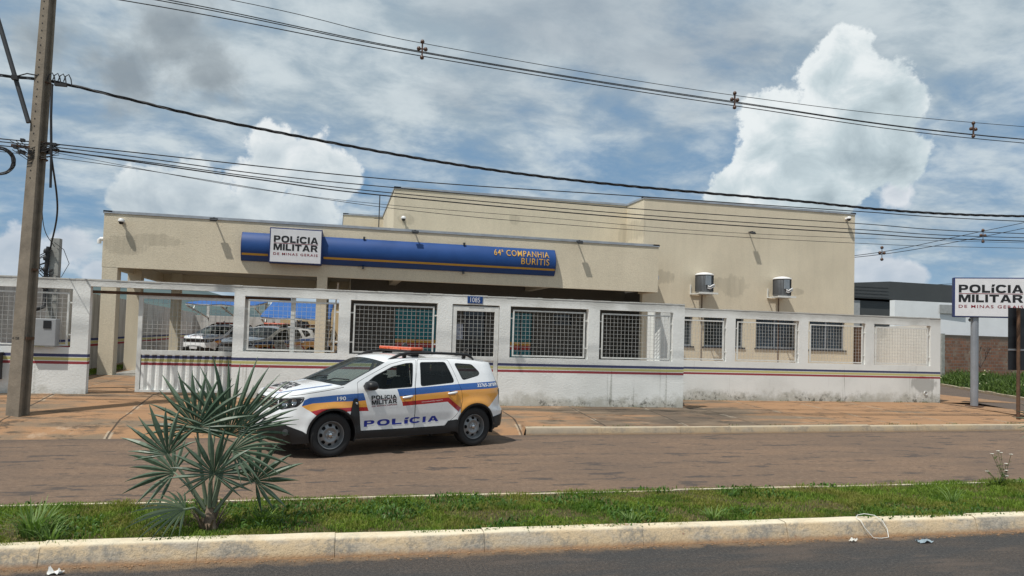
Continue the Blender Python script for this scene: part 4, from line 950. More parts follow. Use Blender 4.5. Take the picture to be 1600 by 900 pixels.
def make_car():
    car=thing('police_car',(0,0,0))
    vo,fo=car_cdt(); parts={}
    for f in fo:
        c=(sum(vo[i][0] for i in f)/3,sum(vo[i][1] for i in f)/3)
        if not inpoly(c,OUT): continue
        p,mk,ins=classify(c); parts.setdefault(p,[]).append((f,mk,ins))
    allm=[M_cwhite,M_cblue,M_cyel,M_cred,M_cblk,M_cgap]
    body=part_mesh('body',parts['body'],vo,allm,(1,-1),car,None)
    mb=MB(); ruled(mb,topsurf,[SMIN+(.384-SMIN)*i/40 for i in range(41)],16); rf_=mb.build('roof',M_cwhite,car,smooth=60)
    mb=MB(); ruled(mb,topsurf,[1.20+(SMAX-1.20)*i/34 for i in range(35)],16); hd=mb.build('bonnet',M_cwhite,car,smooth=60)
    mb=MB(); ruled(mb,lambda s,t:topsurf(s,t,-.004),[1.135+.07*i/4 for i in range(5)],16); 
    for yy in(-.12,.42): mb.tube([topsurf(1.17,yy/.85,.012),topsurf(1.06,(yy+.1)/.85,.022),topsurf(1.02,(yy+.38)/.85,.018)],.009,6)
    mb.build('wiper_panel',M_cblk,car,smooth=50)
    mb=MB(); ruled(mb,topsurf,[.384+(1.14-.384)*i/20 for i in range(21)],16); ws=mb.build('windscreen',M_ws,car,smooth=60)
    mb=MB(); ruled(mb,lambda s,t:topsurf(s,t*.97,-.012),[.36+.05*i/3 for i in range(4)],16)
    for t in(1,-1):
        vs=[]
        for i in range(21):
            s=.384+(1.14-.384)*i/20
            vs+=[topsurf(s,t*.965,.002),topsurf(s,t*.999,.003)]
        mb.add(vs,[(2*i,2*i+1,2*i+3,2*i+2) for i in range(20)])
    mb.build('windscreen_seal',M_cblk,car,smooth=60)
    # livery lines on the bonnet
    for sd in(1,-1):
        mb=MB();vs=[]
        for i in range(31):
            s=1.25+(2.30-1.25)*i/30; w0=lin(s,[(1.25,.86),(1.7,.78),(2.1,.70),(2.3,.66)])*sd; vs+=[topsurf(s,w0,.004),topsurf(s,w0-.055*sd,.004)]
        mb.add(vs,[(2*i,2*i+1,2*i+3,2*i+2) for i in range(30)]); mb.build('bonnet_line',M_cblue,hd)
    mb=MB()
    def hf(u,v): # bonnet lettering, readable from the front
        y=(-.36+.72*u); x=1.98-.34*v
        s=x  # close enough on the flat of the bonnet
        for _ in range(12):
            p=topsurf(s,y/max(surf(s,ztop(s))[1],.1)); s+= (x-p[0])*.8
        p=topsurf(s,y/max(surf(s,ztop(s))[1],.1),.005); return p
    put_logo(mb,hf,0,1); mb.build('bonnet_lettering',[M_black,M_redv],hd)
    for sd in(1,-1):
        sgn=(sd,)
        d1=part_mesh('front_door',parts['d1'],vo,allm,sgn,car,None); d2=part_mesh('rear_door',parts['d2'],vo,allm,sgn,car,None)
        part_mesh('window',parts['gf'],vo,[M_cglass],sgn,d1,None); part_mesh('window',parts['gr'],vo,[M_cglass2],sgn,d2,None); part_mesh('quarter_window',parts['gq'],vo,[M_cglass2],sgn,car,None)
        for d,s0_,z0_ in((d1,.045,.905),(d2,-.835,.950)):
            h=MB(); path=[surf(s0_+.095-.19*i/8,z0_-.03+.006*i*.5+.02,.012+.030*math.sin(math.pi*i/8)) for i in range(9)]
            h.tube([(x,y*sd,z) for x,y,z in path],[.012,.018,.021,.022,.022,.022,.021,.018,.012],8); h.build('handle',M_cwhite,d,smooth=60)
            h=MB(); q=[surf(s0_+a*.06,z0_+b*.028,.003) for a,b in((1,-1),(-1,-1),(-1,1),(1,1))]; h.quad(*[(x,y*sd,z) for x,y,z in q]); h.build('handle_shade_patch',M_cgap,d)  # flat dark patch, the shade of the hollow behind the handle painted on
        lettering(d1,'door_logo',[('POLiCIA',((.700,.940),(.250,.946),(.243,.888),(.695,.874)),'B',0),('MILITAR',((.695,.862),(.243,.876),(.238,.812),(.690,.790)),'B',0),('|',((.700,.8705),(.243,.884),(.243,.880),(.700,.8665)),0,1),('DE MINAS GERAIS',((.688,.780),(.238,.800),(.236,.780),(.686,.758)),.02,1)],[M_black,M_redv],sd)
        zt=lambda s:.546+(.806-s)*.0185; zb=lambda s:.449+(.806-s)*.0204
        def wl(ch,a,b): return (ch,((a,zt(a)),(b,zt(b)),(b,zb(b)),(a,zb(a))),'B',0)
        for dd,chs in ((d1,(('P',.806,.626),('O',.575,.350),('L',.310,.130),('i',.082,.010),('C',-.018,-.215))),(d2,(('I',-.265,-.322),('A',-.363,-.575)))):
            for ch,a,b in chs: lettering(dd,'door_letter',[wl(ch,a,b)],[M_textb],sd)
        lettering(d2,'web_address',[('www.policiamilitar.mg.gov.br',((-.224,.820),(-.644,.846),(-.644,.826),(-.224,.800)),.008,0)],[M_textw],sd)
        lettering(body,'fender_number',[('190',((1.282,.938),(1.135,.940),(1.135,.880),(1.283,.878)),.02,0)],[M_textw],sd)
        lettering(body,'unit_number',[('32765-28ºBPM',((-1.373,1.100),(-1.900,1.112),(-1.880,1.052),(-1.368,1.040)),.018,0)],[M_textw],sd)
        hl=part_mesh('headlight',parts['hl'],vo,[M_headl],sgn,car,None)
        mb=MB()
        for (s1,z1,rr_) in((2.10,.835,.062),(1.93,.862,.052)):
            p=Vector(surf(s1,z1,-.035)); n=Vector((.85,.5,.05)).normalized(); u=n.cross(Vector((0,0,1))).normalized(); v=u.cross(n); ring=[]
            for (r2,o2) in((rr_,.028),(rr_*.9,.024),(rr_*.6,-.01),(0,-.03)):
                ring.append([p+(u*math.cos(a)+v*math.sin(a))*r2+n*o2 for a in [2*math.pi*k/16 for k in range(16)]])
            b=[(q.x,q.y*sd,q.z) for rg_ in ring for q in rg_]; mb.add(b,[(i*16+k,i*16+(k+1)%16,(i+1)*16+(k+1)%16,(i+1)*16+k) for i in range(3) for k in range(16)])
        mb.build('reflector',M_chrome,hl,smooth=50)
        mb=MB(); q=[surf(s,z,-.055) for s,z in HL]; mb.add([(x,y*sd,z) for x,y,z in q],[tuple(range(len(q)))]); mb.build('lamp_housing',M_hub,hl)
        mb=MB(); pth=[(2.20,.905),(2.02,.917),(1.80,.925),(1.84,.865)]; mb.tube([(lambda p:(p[0],p[1]*sd,p[2]))(surf(s,z,-.008)) for s,z in pth],.008,6); mb.build('daylight_strip',M_camw,hl)
        part_mesh('tail_light',parts['tl'],vo,[M_taill],sgn,car,None)
        # mirror
        mr=MB(); c=Vector((.755,1.00*sd,1.105)); vs=[];n1,n2=14,20
        for i in range(n1+1):
            ph=math.pi*i/n1
            for k in range(n2):
                th=2*math.pi*k/n2; ex=lambda v,e:math.copysign(abs(v)**e,v)
                vs.append(c+Vector((.095*ex(math.cos(th),.7)*ex(math.sin(ph),.8),.125*ex(math.sin(th),.7)*ex(math.sin(ph),.8),.075*ex(math.cos(ph),.8))))
        mr.add(vs,[(i*n2+k,i*n2+(k+1)%n2,(i+1)*n2+(k+1)%n2,(i+1)*n2+k) for i in range(n1) for k in range(n2)])
        mr.bar((.775,.86*sd,1.065),(.76,.95*sd,1.085),.09,.05); mr.build('mirror',M_cblk,car,smooth=50)
        # roof rail
        mb=MB(); yy=.635
        P=[(.33,1.478),(.20,1.535),(.06,1.590),(-.06,1.612),(-.3,1.622),(-.66,1.622),(-1.0,1.614),(-1.28,1.598),(-1.38,1.560),(-1.44,1.515)]
        mb.tube([(x,(yy-.02*(abs(x+.5)>.8))*sd,z) for x,z in P],[.014,.024,.027,.025,.023,.023,.024,.027,.024,.014],8); mb.bar((-.02,yy*sd,1.60),(-.02,.62*sd,1.54),.06,.04); mb.bar((-1.22,yy*sd,1.60),(-1.22,.62*sd,1.53),.06,.04); mb.build('roof_rail',M_cblk,car,smooth=50)
        for x in(1.34,-1.335): make_wheel(car,x,.765*sd,sd)
        # side indicator on the trim
        mb=MB(); p=surf(.955,.825,.026); mb.lathe([(0,.0),(.018,-.002),(.022,-.012)],12,'y',(p[0],(p[1])*sd if sd>0 else p[1]*sd,p[2])); mb.build('side_indicator',M_chrome,car)
    part_mesh('black_cladding',parts['clad'],vo,[M_cblk],(1,),car,None); part_mesh('black_cladding',parts['clad'],vo,[M_cblk],(-1,),car,None); bf=part_mesh('front_bumper',parts['bumpF'],vo,[M_cblk],(1,-1),car,None); part_mesh('rear_bumper',parts['bumpR'],vo,[M_cblk],(1,-1),car,None)
    part_mesh('rear_window',parts['gb'],vo,[M_cglass2],(1,-1),car,None)
    gr_=part_mesh('grille',parts['grille'],vo,[M_cblk],(1,-1),car,None)
    mb=MB()
    for z in(.775,.815,.855,.893):
        path=[surf(s,z,.004) for s in [2.27+(SMAX-2.27)*i/10 for i in range(11)]]; path=[(x,y,z_) for x,y,z_ in path]+[(x,-y,z_) for x,y,z_ in path[::-1][1:]]; mb.tube(path,.008,6)
    mb.build('chrome_bar',M_chrome,gr_,smooth=50)
    mb=MB(); mb.box((2.125,-.20,.44),(2.20,.20,.56)); mb.build('licence_plate',M_panel,car)
    for sd in(1,-1):
        mb=MB(); p=Vector(surf(2.06,.40,.006)); n=Vector((.8,.6,0)).normalized(); u=Vector((-n.y,n.x,0)); v=Vector((0,0,1)); vs=[]
        for r_,o_ in((.055,0),(.05,.012),(.0,.02)): vs+=[p+(u*math.cos(a)+v*math.sin(a))*r_+n*o_ for a in [2*math.pi*k/16 for k in range(16)]]
        mb.add([(q.x,q.y*sd,q.z) for q in vs],[(i*16+k,i*16+(k+1)%16,(i+1)*16+(k+1)%16,(i+1)*16+k) for i in range(2) for k in range(16)]); mb.build('fog_light',M_hub,car,smooth=50)
    # wheel wells, underbody, cabin tub
    ub=MB()
    for x in(1.34,-1.335):
        for sd in(1,-1):
            a_=arcp(x,.36,.415,-20,200,20); vs=[(p[0],.862*sd,p[1]) for p in a_]+[(p[0],.50*sd,p[1]) for p in a_]; n=len(a_)
            ub.add(vs,[(i,i+1,n+i+1,n+i) for i in range(n-1)]+[tuple(range(n,2*n))])
    ub.box((-1.95,-.50,.24),(1.95,.50,.42)); ub.box((-.90,-.80,.25),(.90,.80,.40)); ub.box((-2.02,-.62,.36),(-1.78,.62,.56)); ub.box((1.80,-.60,.26),(2.0,.60,.7))
    ub.tube([(-1.2,.45,.27),(-1.9,.5,.27),(-2.1,.5,.28)],.03,8); ub.tube([(1.34,-.7,.343),(1.34,.7,.343)],.05,8); ub.tube([(-1.335,-.7,.343),(-1.335,.7,.343)],.06,8); ub.build('underbody',M_hub,car)
    tb=MB(); tb.box((-1.85,-.78,.56),(1.1,.78,.60)); tb.box((-1.9,-.80,.60),(1.1,-.77,.98)); tb.box((-1.9,.77,.60),(1.1,.80,.98)); tb.box((.80,-.77,.60),(1.15,.77,1.03)); tb.box((-1.92,-.77,.60),(-1.86,.77,1.0)); tb.tube([(.68,.36,1.02),(.62,.36,.98)],.19,20); tb.build('cabin',M_int,car)
    for x,ys in((.10,(-.37,.37)),(-.82,(-.42,.0,.42))):
        for yy in ys:
            s=MB(); wd=.23 if x>0 else .2
            s.box((x-.15,yy-wd,.62),(x+.36,yy+wd,.80)); s.add([(x-.16,yy-wd,.75),(x-.03,yy-wd,.75),(x-.16,yy-wd*.8,1.20),(x-.26,yy-wd*.8,1.20),(x-.16,yy+wd,.75),(x-.03,yy+wd,.75),(x-.16,yy+wd*.8,1.20),(x-.26,yy+wd*.8,1.20)],[(0,1,2,3),(4,7,6,5),(0,4,5,1),(1,5,6,2),(2,6,7,3),(3,7,4,0)])
            s.box((x-.27,yy-.12,1.22),(x-.18,yy+.12,1.39)); s.box((x-.235,yy-.05,1.18),(x-.215,yy+.05,1.23)); s.build('seat',M_seat,car,bevel=.03)
    # light bar
    lb=MB(); lb.box((-.42,-.60,1.628),(-.15,.60,1.655)); 
    for yy in(-.48,.48): lb.box((-.36,yy-.05,1.56),(-.2,yy+.05,1.63))
    lb=lb.build('light_bar',M_cblk,car,bevel=.008)
    for (a,b) in((-.59,-.22),(-.21,.21),(.22,.59)):
        s=MB(); s.box((-.41,a,1.656),(-.16,b,1.715)); s.build('beacon_lens',M_beacon,lb,bevel=.018)
    an=MB(); an.tube([(-1.55,0,1.56),(-1.75,0,1.72)],.006,6); an.build('antenna',M_cblk,car)
    # horn disc standing on the rail
    sl_=MB(); sl_.tube([(-.62,-.45,1.60),(-.62,-.45,1.66)],.012,6); sl_.lathe([(0,-.03),(.05,-.03),(.062,0),(.05,.02),(0,.02)],20,'y',(-.62,-.45,1.715)); sl_.build('search_light',M_hub,car,smooth=40)
    return car
pc_=make_car()
tag(pc_,'white police car with striped livery and orange light bar parked on the road','car','police cars')
pc_.location=(.8704,13.1037,0); pc_.rotation_euler=(0,0,rad(-156.21))
for (x,y,z,a,lab) in ((-5.35,38.5,.49,-118,'police car parked farthest left in the yard, seen head-on through the sliding gate mesh'),(-2.55,31.5,.49,-128,'police car parked nearest in the yard, behind the mesh left of the steel post'),(-.95,36.5,.49,-100,'police car behind the steel post in the yard, by the sandy outbuilding')):
    c=copy_tree(pc_); c.location=(x,y,z); c.rotation_euler=(0,0,rad(a)); tag(c,lab)
# ================================================================ street pole and cables
sp=thing('utility_pole',(-5.50,14.98,0),0,'tall tapering concrete power pole with bolt holes, standing on the left pavement','utility pole')
mb=MB(); Hh=11.5; lean=Vector((.024,0,1))
def sect(z,mb=None):
    k=z/Hh; w0=.185-.10*k; dpt=.15-.06*k; x=lean.x*(z-.2); e=.055
    return [(x-w0,-dpt,z),(x+w0-.045,-dpt,z),(x+w0-.045,-dpt+.05,z),(x+w0,-dpt+.05,z),(x+w0,dpt,z),(x-w0,dpt,z)]
zs=[0,.6,2,4,6,8,10,Hh]; vs=[];
for z in zs:
    k=z/Hh; wx=.150-.082*k; wy=.115-.05*k; x=lean.x*(z-.2); f=.5*wx
    vs+=[(x-wx,-wy,z),(x+wx,-wy,z),(x+wx,-wy*.5,z),(x+wx*.55,-wy*.32,z),(x+wx*.55,wy*.32,z),(x+wx,wy*.5,z),(x+wx,wy,z),(x-wx,wy,z),(x-wx,wy*.5,z),(x-wx*.55,wy*.32,z),(x-wx*.55,-wy*.32,z),(x-wx,-wy*.5,z)]
n=12; mb.add(vs,[(i*n+k,i*n+(k+1)%n,(i+1)*n+(k+1)%n,(i+1)*n+k) for i in range(len(zs)-1) for k in range(n)]+[tuple(range(n))]+[tuple(range((len(zs)-1)*n,len(zs)*n))])
pole=mb.build('shaft',M_conc,sp,bevel=.008); pole.rotation_euler=(0,0,rad(-28))
hb=MB()
for i in range(26):
    z=4.55+i*.135; k=z/Hh; p=Matrix.Rotation(rad(-28),3,'Z')@Vector((lean.x*(z-.2)-.01,-(.115-.05*k)-.001,z)); 
    q=Matrix.Rotation(rad(-28),3,'Z')@Vector((0,-.004,0)); 
    u=Matrix.Rotation(rad(-28),3,'Z')@Vector((.012,0,0))
    hb.add([p-u+q+Vector((0,0,-.012)),p+u+q+Vector((0,0,-.012)),p+u+q+Vector((0,0,.012)),p-u+q+Vector((0,0,.012))],[(0,1,2,3)])
hb.build('bolt_hole',M_black,sp)
mk=MB(); Rz=Matrix.Rotation(rad(-28),3,'Z')
put_text(mk,'158',lambda u,v:tuple(Rz@Vector((-.03+.09*u,-.1095,1.63+.05*v))),.02); mk.add([tuple(Rz@Vector(p)) for p in((-.06,-.1095,1.63),(-.06,-.1095,1.68),(-.095,-.1095,1.655))],[(0,1,2)])
mk.build('painted_number',M_black,sp)
lx=lambda z:.024*(z-.2)
for z,rr_ in((5.05,.135),(5.22,.135),(6.32,.125),(4.92,.135)): br=MB(); br.tube([(lx(z)+rr_*math.cos(a),rr_*math.sin(a),z) for a in [2*math.pi*k/16 for k in range(17)]],.014,6); br.build('band',M_rust,sp)
for a_,b_2,w_2,h_2 in (((lx(5.1)-.42,-.10,5.12),(lx(5.1)+.32,-.06,5.10),.04,.04),((lx(2.1)+.08,-.16,1.66),(lx(2)+.16,-.02,1.66),.03,.05),((lx(3)+.06,-.14,2.9),(lx(3)+.14,-.04,2.9),.03,.04)): br=MB(); br.bar(a_,b_2,w_2,h_2); br.build('bracket',M_rust,sp)
cl=MB(); rr=random.Random(4)
for k in range(10):
    x=lx(5.1)+rr.uniform(-.40,.34); z=5.1+rr.uniform(-.12,.14); cl.box((x-.03,-.14,z-.02),(x+.03,-.06,z+.03))
for k in range(9):
    z0=5.1+rr.uniform(-.1,.12); cl.tube([(lx(5)-.35+rr.uniform(-.1,.1),-.12,z0),(lx(5)-.1,-.16,z0-rr.uniform(.05,.22)),(lx(5)+.15,-.15,z0-rr.uniform(-.1,.2)),(lx(5)+.36,-.1,z0)],.007,5)
for k in range(4):
    x=lx(6.35)+.12+k*.09; cl.tube([(x-.05,-.12,6.36),(x-.02,-.12,6.46),(x+.03,-.12,6.50),(x+.07,-.12,6.42),(x+.09,-.12,6.30)],.010,6)
cl.tube([(lx(6.3)-.45,-.1,6.37),(lx(6.3)-.25,-.13,6.44),(lx(6.3)-.05,-.13,6.42)],.012,6); cl.box((lx(6.3)-.50,-.14,6.31),(lx(6.3)-.40,-.06,6.39)); cl.box((lx(6.3)+.20,-.15,6.27),(lx(6.3)+.40,-.09,6.32))
cl.tube([(lx(6.3)+.15,-.10,6.30),(lx(5)+.20,-.12,5.7),(lx(5)+.24,-.12,5.0),(lx(4.5)+.26,-.1,4.4)],.022,6)
cl.build('cable_clamps',M_cable,sp)
# cable coil hanging at the left
mb=MB()
for k in range(7):
    c=Vector((-5.99+rr.uniform(-.02,.02),14.9,4.82+rr.uniform(-.02,.02))); R_=.235+rr.uniform(-.02,.015)
    mb.tube([c+Vector((R_*math.cos(a),rr.uniform(-.01,.01),R_*math.sin(a)*1.0)) for a in [2*math.pi*i/28 for i in range(29)]],.010,5)
o=mb.build('cable_coil',M_cable); tag(o,'coil of black cable hanging from the wires left of the pole','cable coil')
mb=MB(); mb.tube([(-6.38,15.02,8.02),(-6.14,15.0,7.31),(-5.54,14.86,5.55)],.040,8); o=mb.build('lamp_arm',M_dkmetal,smooth=50); tag(o,'dark slanting steel tube clamped to the left of the power pole','street lamp arm')
def cable(pts,r,label,name='overhead_cable',twist=0,group='overhead cables',mat=None):
    """smooth catenary through points at the given places"""
    P=[Vector(p) for p in pts]; out=[]
    Q=[P[0]*2-P[1]]+P+[P[-1]*2-P[-2]]
    for i in range(1,len(Q)-2):
        p0,p1,p2,p3=Q[i-1:i+3]
        for k in range(12):
            t=k/12; out.append(.5*((2*p1)+(p2-p0)*t+(2*p0-5*p1+4*p2-p3)*t*t+(-p0+3*p1-3*p2+p3)*t**3))
    out.append(P[-1]); mb=MB()
    if twist:
        for ph in range(3):
            L=0; path=[]
            dense=[]
            for a,b in zip(out,out[1:]):
                k=max(1,int((b-a).length/.09)); dense+=[a+(b-a)*j/k for j in range(k)]
            for i,p in enumerate(dense):
                a=i*.09*2*math.pi/.9+ph*2.09; path.append(p+Vector((0,math.cos(a)*r*.9,math.sin(a)*r*.9)))
            mb.tube(path,r*.75,4)
    else: mb.tube(out,r,5)
    o=mb.build(name,mat or M_cable,smooth=60); tag(o,label,'cable',group); return o
YW=15.0
cable([(-30,YW,8.9),(-12,YW,8.30),(-4.05,YW,8.05),(1.52,YW,7.66),(8.65,YW,7.36),(16.79,YW,7.24),(34,YW,7.9)],.010,'lowest of the three close-set wires crossing the upper sky')
cable([(-30,YW,9.0),(-12,YW,8.45),(-4.05,YW,8.17),(1.52,YW,7.73),(8.65,YW,7.43),(16.79,YW,7.33),(34,YW,8.0)],.010,'middle of the three close-set wires crossing the upper sky')
cable([(-30,YW+.12,9.1),(-12,YW+.12,8.50),(-4.05,YW+.12,8.26),(1.52,YW+.12,7.80),(8.65,YW+.12,7.50),(16.79,YW+.12,7.38),(34,YW+.1,8.0)],.010,'top of the three close-set wires crossing the upper sky')
cable([(-30,YW,9.4),(-12,YW,8.95),(-2.3,YW,8.33),(1.51,YW,7.93),(8.65,YW,7.60),(16.79,YW,7.66),(34,YW,8.4)],.007,'thin single messenger wire above the three close-set wires')
def spacer(loc,label,s=1):
    t=thing('cable_spacer',loc,0,label,'insulator','spacers on the overhead wires')
    m=MB(); m.bar((0,0,-.17*s),(0,0,.19*s),.03,.03)
    for x,z in((0,.18),(-.07,.03),(.07,.03),(0,-.15)):
        m.lathe([(0,-.045*s),(.035*s,-.03*s),(.045*s,0),(.03*s,.035*s),(0,.05*s)],10,'z',(x*s,0,z*s))
    m.bar((-.09*s,0,.03*s),(.09*s,0,.03*s),.025,.025); m.build('body',simple('insulator_brown',(.09,.045,.028),.4),t,smooth=50); return t
spacer((1.51,YW,7.78),'brown spacer on the upper wires above the logo panel, leftmost of three'); spacer((8.65,YW,7.47),'brown spacer on the upper wires beside the tall white cloud, middle one'); spacer((15.24,YW,7.42),'brown spacer on the upper wires at the right edge of the sky')
cable([(-30,YW,7.2),(-12,YW,6.45),(-6.0,YW,6.40),(-5.05,YW,6.36),(-1.66,YW,5.86),(3.49,YW,5.40),(9.54,YW,5.30),(16.80,YW,5.37),(34,YW,6.6)],.020,'thick twisted black power cable sagging from the pole across the roof line',twist=1)
cable([(-30,YW,5.9),(-12,YW,5.35),(-5.21,YW,5.23),(.83,YW,5.06),(6.39,YW,5.11),(11.87,YW,5.16),(16.8,YW,5.24),(34,YW,5.8)],.011,'top one of the lower telephone wires starting at the pole')
for dz,lab in((0,'second of the lower telephone wires, just under the top one'),(-.07,'third of the lower telephone wires, crossing the beige walls')):
    cable([(-30,YW,5.8+dz),(-12,YW,5.3+dz),(-5.15,YW,5.17+dz),(-1.62,YW,4.97+dz),(.84,YW,4.90+dz*1.6),(6.4,YW,4.83+dz*1.8),(11.86,YW,4.87+dz*2),(16.8,YW,4.93+dz*1.5),(34,YW,5.6)],.010,lab)
cable([(-5.15,YW,5.12),(-1.62,YW,4.86),(.84,YW,4.72),(6.4,YW,4.62),(11.87,YW,4.64),(16.8,YW,4.74),(34,YW,5.5)],.013,'thicker fourth telephone wire running across the tall beige wall',twist=0)
cable([(-30,YW,5.5),(-12,YW,5.1),(-5.19,YW,4.98),(.85,YW,4.48),(6.41,YW,4.36),(11.87,YW,4.40),(16.8,YW,4.56),(34,YW,5.3)],.006,'lowest thin telephone wire over the porch and tall wall')
cable([(-5.4,YW,5.1),(-1.0,YW,4.62),(4.0,YW,4.50),(11.87,YW,4.52),(34,YW,5.4)],.005,'very thin wire just above the lowest telephone wire')
for k,(dz,lab) in enumerate(((0,'lower distant wire rising to the right behind the pole sign'),(.38,'upper distant wire rising to the right behind the pole sign'))):
    cable([(22,42,6.9+dz*.1),(33.25,42,7.85+dz*.3),(43.5,42,9.84+dz),(60,42,13.8+dz)],.022,lab,group='distant wires')
spacer((43.53,42,9.86),'small far spacer on the distant wires, right one',2.4); spacer((35.33,42,8.18),'small far spacer on the distant wires, left one',2.4)
cable([(26,48,6.0),(38,47,6.35),(60,46,8.2)],.02,'thin distant wire above the dark grey building',group='distant wires')
# service pole and meter box behind the wall
sv=thing('service_pole',(-6.04,18,0),0,'short grey concrete service pole tangled with black cables, behind the left wall','utility pole')
m=MB(); m.box((-.095,-.08,.2),(.095,.08,3.80)); m.build('post',M_conc2,sv,bevel=.01)
m=MB(); m.tube([(-.11,-.11,3.6),(-.13,-.12,3.0),(-.12,-.12,2.55),(-.10,-.2,2.3),(-.28,-.42,2.18),(-.34,-.5,2.10),(-.35,-.55,2.0)],.045,8); m.build('corrugated_conduit',M_cable,sv,smooth=50)
m=MB(); rr=random.Random(8)
for k in range(9):
    z=3.1+rr.uniform(-.35,.5); x=rr.uniform(-.16,.02); R_=rr.uniform(.12,.3)
    m.tube([(x,-.13,z+R_),(x-R_*rr.uniform(.6,1.3),-.16,z+R_*.4),(x-R_*rr.uniform(.5,1.2),-.18,z-R_*.4),(x,-.14,z-R_)],.010,5)
m.tube([(.0,-.12,3.7),(.20,-.14,3.55),(.32,-.14,3.25),(.18,-.14,2.95),(-.02,-.13,3.0)],.007,5)
for z in(3.35,3.1,3.5): m.lathe([(0,-.06),(.04,-.05),(.05,0),(.03,.05),(0,.06)],8,'z',(-.15,-.14,z))
m.build('cable_tangle',M_cable,sv,smooth=50)
cable([(-5.20,15.0,5.05),(-5.45,16.2,4.2),(-6.10,17.85,3.55)],.018,'black service drop cable from the power pole to the short service pole',group='service cables')
cable([(-5.35,15.0,4.9),(-5.75,16.4,3.9),(-6.02,17.85,3.6)],.008,'thin slack wire between the power pole and the service pole',group='service cables')
mt=thing('meter_box',(-5.83,16.80,1.47),0,'grey electric meter box standing in the mesh opening left of the gate','meter box')
m=MB(); m.box((-.28,0,0),(.27,.24,.56)); m.build('case',M_grayplastic,mt,bevel=.012)
m=MB(); m.box((.04,-.012,.36),(.18,-.001,.52)); m.build('window',M_black,mt)
m=MB(); m.box((-6.95,Y1-.16,.78),(-6.54,Y1-.004,1.30)); m.box((-6.97,Y1-.18,1.30),(-6.52,Y1-.004,1.325)); m.box((-6.78,Y1-.168,1.0),(-6.66,Y1-.161,1.08)); o=m.build('letter_box',M_dkmetal,bevel=.008); tag(o,'dark grey letter box on the wall at the left edge, behind the power pole','letter box')
# ================================================================ signs on the right
ps_=thing('pole_sign',(18.78,18.40,0),rad(-31),'white sign with blue frame reading policia militar de minas gerais on a thick grey post','sign')
m=MB(); m.tube([(0,0,.24),(0,0,2.98)],.105,24); m.build('post',M_galv,ps_,smooth=50)
m=MB(); m.lathe([(0,0),(.24,0),(.24,.02),(0,.02)],20,'z',(0,0,.262)); m.build('base_plate',M_rust,ps_)
W0,W1,Z0,Z1=-.60,1.33,2.94,4.14
m=MB(); m.box((W0,-.16,Z0),(W1,.06,Z1)); m.build('sign_box',M_bluedark,ps_,bevel=.01)
m=MB(); m.box((W0+.035,-.166,Z0+.035),(W1-.035,-.161,Z1-.035)); m.build('sign_face',M_panel,ps_)
m=MB(); put_logo(m,lambda u,v:(W0+.13+1.68*u,-.170,Z0+.28+.70*v),0,1); m.build('lettering',[M_black,M_redv],ps_)
m=MB(); m.tube([(-.13,-.06,2.93),(-.17,-.08,2.86),(-.14,-.08,2.80)],.014,6); m.lathe([(0,-.04),(.035,-.02),(.035,.03),(0,.04)],10,'z',(-.16,-.1,2.86)); m.build('sensor',M_black,ps_)
rs=thing('rusty_sign_post',(17.46,15.74,0),0,'thin rusty steel post carrying a black panel seen from behind, cut by the right edge','sign')
m=MB(); m.tube([(0,0,.12),(0,0,3.10)],.045,12); m.build('post',M_rust,rs,smooth=50)
m=MB(); m.box((-.24,.06,2.02),(.95,.09,3.10)); m.box((-.24,.06,1.46),(.95,.09,1.97)); m.build('panel',M_darkpanel,rs)
m=MB(); m.box((-.24,.05,1.975),(.95,.08,2.015)); m.build('rail',M_galv,rs)
# ================================================================ buildings beyond
M_bw=simple('neighbour_white_paint',(.80,.82,.84),.8,var=.06,scale=.7); M_bd=simple('neighbour_dark_cladding',(.062,.068,.07),.7,var=.1,scale=.8); M_bd2=simple('neighbour_grey_wall',(.36,.37,.37),.8)
nb=thing('modern_building',(0,0,0),0,'modern dark grey and white building beyond the side street, behind the pole sign','building')
m=MB(); m.prism([(27,42),(27,60),(60,60),(60,42.6),(36,42)],.0,5.0); m.build('dark_wall',M_bd,nb)
m=MB(); m.add([(31.,41.8,5.15),(35.6,41.8,5.15),(44,42.2,5.15),(60,43,5.15),(31.,41.8,6.0),(35.8,41.8,6.35),(44,42.2,6.35),(60,43,6.35),(31.,55,5.15),(60,55,5.15),(31.,55,6.0),(60,55,6.35)],[(0,1,5,4),(1,2,6,5),(2,3,7,6),(0,4,10,8),(3,9,11,7),(8,10,11,9),(4,5,6,7,11,10),(0,8,9,3,2,1)]); m.build('roof_fascia',M_bd,nb)
for i in range(4):
    m2=MB() if i==0 else m2
    m2.box((31.02,41.775,5.25+i*.22),(35.7,41.79,5.262+i*.22))
m2.build('cladding_joint',M_dkmetal,nb)
m=MB(); m.box((30,41.9,.2),(33.6,42.0,5.0)); m.build('grey_wall',M_bd2,nb); m=MB(); m.box((29.5,41.82,4.1),(32.6,41.9,5.14)); m.build('window',M_glass,nb)
m=MB(); m.prism([(32.05,37.0),(60,37.6),(60,38.0),(32.05,37.4)],.2,4.76); m.build('white_wall',M_bw,nb)
m=MB(); m.box((35.2,36.96,4.1),(37.0,37.0,4.62)); m.build('grey_panel',M_bd2,nb)
